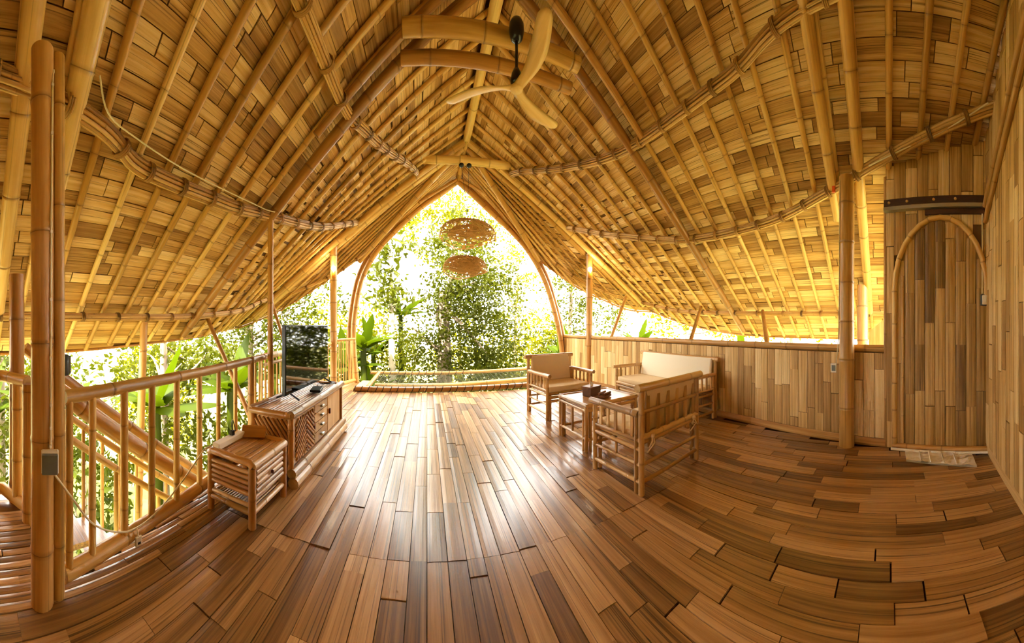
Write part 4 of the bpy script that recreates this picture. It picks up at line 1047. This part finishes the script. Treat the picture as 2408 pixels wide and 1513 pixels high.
# ------------------------------------------------------------------ garden
GZ = -2.7
gm = bpy.data.materials.new('garden_soil'); gm.use_nodes = True; nt = gm.node_tree; N, Lk = nt.nodes.new, nt.links.new; MATS['garden_soil'] = gm
b = nt.nodes['Principled BSDF']; b.inputs['Roughness'].default_value = .95
tc = N('ShaderNodeTexCoord'); nz = N('ShaderNodeTexNoise'); nz.inputs['Scale'].default_value = .8; nz.inputs['Detail'].default_value = 8
cr = N('ShaderNodeValToRGB'); e = cr.color_ramp.elements
e[0].position = .35; e[0].color = lin('55621f'); e[1].position = .68; e[1].color = lin('b9ae86'); el = e.new(.5); el.color = lin('878148')
Lk(tc.outputs['Object'], nz.inputs['Vector']); Lk(nz.outputs['Fac'], cr.inputs[0]); Lk(cr.outputs['Color'], b.inputs['Base Color'])
mb = MB(); n = 40; GR = random.Random(5)
vs = [V((-40+80*i/n, -25+80*j/n, GZ+GR.uniform(-.08, .08))) for j in range(n+1) for i in range(n+1)]
mb.add(vs, [(j*(n+1)+i, j*(n+1)+i+1, (j+1)*(n+1)+i+1, (j+1)*(n+1)+i) for j in range(n) for i in range(n)], smooth=True)
tag(mb.build('garden_ground', gm), 'sunlit green and sandy garden ground below the house', None, None, 'structure')

def leaf_mesh(name, mat, cs, dirs, sizes, rnds, asp, parent):
    """many small folded leaves as one mesh: each two triangles pairs"""
    n = len(cs); cs = np.array(cs); dirs = np.array(dirs); sizes = np.array(sizes)
    rg = np.random.default_rng(len(cs)+int(abs(cs[0][0])*100))
    dirs /= np.linalg.norm(dirs, axis=1, keepdims=True)
    ot = rg.normal(size=(n, 3)); sd = np.cross(dirs, ot); sd /= np.linalg.norm(sd, axis=1, keepdims=True)
    nn = np.cross(dirs, sd)
    s = sizes[:, None]; w = s*asp
    p0 = cs-dirs*s*.5; p2 = cs+dirs*s*.5; p1 = cs+sd*w*.5-dirs*s*.05+nn*w*.18; p3 = cs-sd*w*.5-dirs*s*.05+nn*w*.18
    vs = np.stack([p0, p1, p2, p3], 1).reshape(-1, 3)
    off = np.array([vs[:, 0].mean(), vs[:, 1].mean(), vs[:, 2].min()])
    me = bpy.data.meshes.new(name); me.vertices.add(4*n); me.vertices.foreach_set('co', (vs-off).ravel())
    tri = np.array([[0, 1, 2], [0, 2, 3]])[None]+4*np.arange(n)[:, None, None]
    me.loops.add(6*n); me.loops.foreach_set('vertex_index', tri.ravel().astype(np.int32))
    me.polygons.add(2*n); me.polygons.foreach_set('loop_start', (3*np.arange(2*n)).astype(np.int32))
    me.update(calc_edges=True)
    a = me.attributes.new('rnd', 'FLOAT', 'POINT'); a.data.foreach_set('value', np.repeat(np.array(rnds), 4))
    me.materials.append(mat)
    o = bpy.data.objects.new(name, me); C.objects.link(o); o.parent = parent
    o.location = V(off)-ORG[parent.name]; o['kind'] = 'stuff'
    return o
def tree(name, label, x, y, h, r, blobs, nleaf, size, mat=M_leaf, bark=M_bark, lean=(0, 0), group='garden trees', nbr=5, seed=1, asp=.55, top=None):
    rr = random.Random(seed)
    t = thing(name, label, 'tree', (x, y, GZ), group)
    tp = V((x+lean[0], y+lean[1], h))
    P(smooth_path([(x, y, GZ-.05), (x+lean[0]*.3+rr.uniform(-.1, .1), y+lean[1]*.3, GZ+(h-GZ)*.4), (x+lean[0]*.7+rr.uniform(-.1, .1), y+lean[1]*.7, GZ+(h-GZ)*.75), tp], 4), r, r1=r*.45, nodes=False, seg=14).build('trunk', bark, t)
    wsum = sum(b_[3]*b_[4]*b_[5] for b_ in blobs)
    cs = []; ds = []; sz = []; rn = []
    for (bx, by, bz, rx_, ry_, rz_) in blobs:
        k = max(1, int(nleaf*(rx_*ry_*rz_)/sum(q[3]*q[4]*q[5] for q in blobs)))
        ncl = max(6, k//28)
        for c_ in range(ncl):                      # leaves gather on twigs
            while True:
                d = V((rr.uniform(-1, 1), rr.uniform(-1, 1), rr.uniform(-1, 1)))
                if .25 < d.length < 1: break
            cc = V((bx+d.x*rx_, by+d.y*ry_, bz+d.z*rz_)); tone = rr.random()
            for q in range(k//ncl):
                p = cc+V((rr.gauss(0, .20), rr.gauss(0, .20), rr.gauss(0, .14)))*(size/.13)**.5
                cs.append(tuple(p)); ds.append((rr.gauss(0, 1), rr.gauss(0, 1), rr.gauss(-.4, .7))); sz.append(size*rr.uniform(.6, 1.35)); rn.append((tone*.6+rr.random()*.4) % 1.0)
    leaf_mesh('foliage', mat, cs, ds, sz, rn, asp, t)
    for k in range(nbr):
        b_ = blobs[k % len(blobs)]; f = rr.uniform(.45, .95)
        a = V((x+lean[0]*f, y+lean[1]*f, GZ+(h-GZ)*f)); e_ = V((b_[0]+rr.uniform(-.7, .7)*b_[3], b_[1]+rr.uniform(-.5, .5)*b_[4], b_[2]+rr.uniform(-.3, .8)*b_[5]))
        P(smooth_path([a, a.lerp(e_, .5)+V((rr.uniform(-.15, .15), 0, rr.uniform(-.1, .25))), e_], 4), r*.28, r1=r*.07, nodes=False, seg=7).build('branch', bark, t)
    return t
tree('broad_tree', 'big grey-trunked tree with dense crown straight beyond the net', .52, 10.4, 2.6, .36,
     [(1.1, 9.9, 3.0, 1.4, 1.0, 1.4), (.75, 9.9, 1.7, 1.25, 1.0, 1.2), (2.1, 10.0, 2.4, 1.3, 1.0, 1.5), (.0, 10.0, .7, .9, .9, 1.1), (2.2, 9.9, .8, 1.3, .9, 1.2), (1.2, 10.2, 4.4, 1.3, .9, 1.0), (1.6, 9.9, -.4, 1.5, .8, .9)], 11500, .135, seed=2, nbr=9)
tree('slender_tree', 'slender pale-barked tree left of the arch centre', -1.15, 10.6, 4.2, .16, [(-1.2, 10.5, 4.2, .8, .5, .35), (-1.5, 10.5, 2.4, .8, .6, .5), (-1.9, 10.6, 3.3, .7, .5, .4)], 520, .30, M_leaf, M_bark2, (-.2, 0), seed=3, nbr=4, asp=.4)
tree('sparse_tree', 'sparse airy tree at the right side of the arch', 3.6, 11.8, 5.0, .09, [(3.5, 11.4, 3.2, 1.5, 1.0, 1.6), (4.1, 11.4, 1.2, 1.6, 1.0, 1.4), (2.8, 11.6, 4.8, 1.4, 1.0, 1.2), (3.6, 11.3, -.2, 1.7, 1, 1.2)], 4200, .12, M_leaf_y, M_bark, (.3, 0), seed=4, nbr=9)
tree('tall_tree', 'tall thin-leaved tree whose crown fills the arch tip', 1.6, 14.5, 8.5, .1, [(.5, 14.2, 7.9, 2.0, 1.2, 1.6), (1.8, 14.2, 6.2, 1.7, 1.2, 1.3), (-.5, 14.3, 6.3, 1.0, 1.0, .9), (1.0, 14, 4.6, 1.5, 1, .9)], 4600, .16, M_leaf_y, M_bark, (.0, 0), seed=5, nbr=8)
tree('far_tree', 'distant pale-trunked tree high up left of the lamps', -.75, 17.0, 9.5, .25, [(-1.4, 17, 7.6, 1.0, 1, .7)], 300, .28, M_leaf, M_bark2, (.15, 0), seed=6, nbr=3)
tree('right_tree', 'feathery tree beyond the arch between arch and bulb post', 6.2, 11.8, 4.2, .13, [(6.0, 11.4, 2.6, 1.3, 1.0, 1.2), (7.6, 11.2, 1.8, 1.4, 1.0, 1.0), (5.6, 11.3, .7, 1.4, 1, .9)], 3000, .15, M_leaf, M_bark, (0, 0), seed=8, nbr=6)
tree('shade_tree', 'leafy tree behind the low wall above the sofa', 11.0, 9.0, 2.6, .15, [(10.4, 9.2, 1.7, 1.8, 1.2, .9), (12, 7.0, 1.5, 1.6, 1.6, .8)], 1800, .17, M_leaf_y, M_bark, seed=9, nbr=5)
tree('hedge_tree', 'low bushy tree outside the right eave', 13.0, 4.5, 2.0, .14, [(12.6, 4.8, 1.35, 1.4, 2.0, .7), (12.6, 2.6, 1.2, 1.2, 1.4, .6)], 1200, .18, M_leaf_y, M_bark, seed=10, nbr=5)
tree('left_tree', 'leafy tree outside the railing behind the television', -6.2, 9.0, 4.0, .2, [(-5.4, 9.0, 2.2, 1.8, 1.4, 1.3), (-6.4, 8.4, .6, 1.8, 1.4, 1.4), (-4.6, 9.6, .4, 1.5, 1.2, 1.3), (-3.6, 9.8, 2.4, .9, .8, .8)], 6000, .16, M_leaf, M_bark, seed=11, nbr=8)
tree('stair_tree', 'dark tree trunk with green leaves below the stair', -5.0, 4.0, 1.2, .16, [(-5.6, 4.4, .6, 1.5, 1.5, .9), (-5.4, 3.6, -.9, 1.4, 1.5, .8), (-5.4, 5.6, .3, 1.2, 1.3, 1.0)], 3400, .14, M_leaf, M_bark, seed=12, nbr=7)
tree('edge_tree', 'small leafy tree outside the left picture edge', -6.4, .8, 1.0, .13, [(-6.2, .9, .2, 1.0, 1.4, 1.4), (-6.6, 1.6, -1.2, 1.2, 1.5, .9)], 3000, .15, M_leaf, M_bark, seed=13, nbr=5)
def shrub(label, x, y, rx_, rz_, n, size, mat=M_grass, seed=1, zc=None):
    rr = random.Random(seed); t = thing('garden_shrub', label, 'shrub', (x, y, GZ), 'shrubs of the garden')
    cs = []; ds = []; sz = []; rn = []; zc = GZ+rz_*.7 if zc is None else zc
    for i in range(n):
        while True:
            d = V((rr.uniform(-1, 1), rr.uniform(-1, 1), rr.uniform(-1, 1)))
            if .3 < d.length < 1: break
        cs.append((x+d.x*rx_, y+d.y*rx_, zc+d.z*rz_)); ds.append((d.x+rr.gauss(0, .7), d.y+rr.gauss(0, .7), .5+rr.gauss(0, .6))); sz.append(size*rr.uniform(.6, 1.4)); rn.append(rr.random())
    leaf_mesh('foliage', mat, cs, ds, sz, rn, .42, t)
    for k in range(4): P([(x+rr.uniform(-.1, .1), y+rr.uniform(-.1, .1), GZ-.05), (x+rr.uniform(-.6, .6)*rx_, y+rr.uniform(-.6, .6)*rx_, zc+rz_*.4)], .03, r1=.01, nodes=False, seg=6).build('stem', M_bark, t)
for i, (x, y, rx_, rz_, n_, lb) in enumerate([(-2.2, 12.6, 1.8, 3.2, 2600, 'tall yellow-green bush behind the slender pale tree'), (2.2, 13.0, 2.2, 3.0, 2600, 'tall bush in the distance right of the big trunk'), (5.4, 12.8, 1.6, 2.9, 1800, 'tall bush in the distance behind the right arch pole'), (-4.4, 12.0, 1.7, 3.2, 2200, 'tall bush in the distance behind the left arch pole'), (-8.2, 6.4, 1.6, 2.6, 1501, 'tall bush far outside the left railing'), (-8.6, 2.6, 1.6, 2.2, 900, 'tall bush far outside the stair'), (-1.0, 11.3, 1.3, 2.2, 900, 'shrub left of the big trunk beyond the net'), (2.6, 11.0, 1.5, 2.0, 1000, 'shrub right of the big trunk beyond the net'),
        (5.0, 10.4, 1.3, 2.1, 700, 'shrub beyond the right arch foot'), (-3.2, 10.3, 1.2, 2.2, 800, 'shrub beyond the left arch foot'),
        (-4.6, 6.8, 1.1, 1.4, 500, 'shrub outside the thin-baluster railing'), (-5.2, 2.2, 1.0, 1.1, 350, 'shrub beside the foot of the stair'),
        (-4.4, 5.0, .9, 1.3, 350, 'shrub beyond the slanting strut'), (.6, 8.2, 1.5, 1.05, 1490, 'low shrub right under the net edge'), (3.0, 8.0, 1.3, 1.0, 1490, 'low shrub under the right part of the net'), (-.9, 7.6, .8, 1.0, 1000, 'low shrub under the left part of the net')]):
    shrub(lb, x, y, rx_, rz_, int(n_*1.6), .2, (M_leaf_y if n_ > 1500 else (M_grass if i % 2 else M_leaf)), seed=40+i)

def banana(label, x, y, hs, leaves, seed=1, mat=M_banana, group='banana plants in the garden'):
    """leaves: (azimuth deg, rise, length, width)"""
    rr = random.Random(seed); t = thing('banana_plant', label, 'plant', (x, y, GZ), group)
    P([(x, y, GZ-.05), (x+.04, y, (GZ+hs)/2), (x, y, hs)], .14, r1=.09, nodes=False, seg=10).build('stem', M_grass, t)
    for (az, rise, ln, wd) in leaves:
        a = math.radians(az); n = 12; vs = []; tone = rr.random()
        for i in range(n+1):
            u = i/n; hor = ln*(u*.75 if rise > .7 else u*.9); zz = ln*rise*(u-.55*u*u*(1.3-rise*.9)*1.3)
            c = V((x+math.cos(a)*hor*(1-rise*.45), y+math.sin(a)*hor*(1-rise*.45), hs-.1+zz))
            w = wd*(math.sin(PI*min(1, .06+u*.97))**.6)*.5*(0.12 if u < .1 else 1)
            sd = V((-math.sin(a), math.cos(a), 0))
            jag = 1-.25*rr.random()
            for q, dz in ((-1, .25), (-.04, 0), (.04, 0), (1, .25)):
                vs.append(c+sd*(w*q*jag)+V((0, 0, -dz*w*abs(q))))
        fs = [(i*4+j, i*4+j+1, (i+1)*4+j+1, (i+1)*4+j) for i in range(n) for j in range(3)]
        MB().add(vs, fs, None, tone, smooth=True).build('leaf', mat, t)
def fan_leaves(rr, n, ln, wd, r0=.25, r1=.85): return [(360*i/n+rr.uniform(-20, 20), rr.uniform(r0, r1), ln*rr.uniform(.75, 1.15), wd*rr.uniform(.8, 1.15)) for i in range(n)]
rb = random.Random(21)
for i, (x, y, hs, n_, ln, wd, lb) in enumerate([
        (-2.7, 9.5, .0, 11, 1.9, .5, 'banana plant just left of the arch foot'), (-2.1, 11.4, .3, 10, 2.0, .55, 'banana plant behind the slender pale tree'),
        (-4.2, 7.4, -.1, 8, 1.8, .5, 'banana plant behind the television'), (-4.1, 5.2, .0, 9, 1.7, .55, 'banana plant seen between eave and thin railing'),
        (-4.1, 3.1, .0, 9, 1.5, .5, 'banana plant seen over the thick-baluster railing'), (-4.3, 1.35, .1, 9, 1.3, .5, 'banana plant right of the corded post'),
        (-5.6, .4, -.3, 7, 1.5, .45, 'banana plant at the far left edge'), (5.0, 9.2, .5, 7, 1.6, .42, 'banana plant with upright leaf beside the right bulb post'),
        (7.5, 8.6, .6, 7, 1.5, .45, 'banana plant over the low wall behind the sofa'), (9.2, 5.0, .4, 7, 1.3, .4, 'banana plant over the low wall right of the sofa'),
        (-2.0, 9.1, .7, 11, 1.5, .55, 'broad-leaved banana plant right beside the left arch pole'), (-1.1, 12.2, 1.9, 10, 1.8, .6, 'banana plant high behind the slender pale trunk'), (4.4, 8.8, .3, 8, 1.3, .45, 'banana plant just outside the right arch pole'), (-1.7, 9.8, -.9, 10, 1.8, .5, 'low banana plant beyond the left arch foot')]):
    banana(lb, x, y, hs, fan_leaves(rb, n_, ln, wd)+([(rb.uniform(0, 360), 1.1, ln*.9, wd*.8)]), seed=60+i)
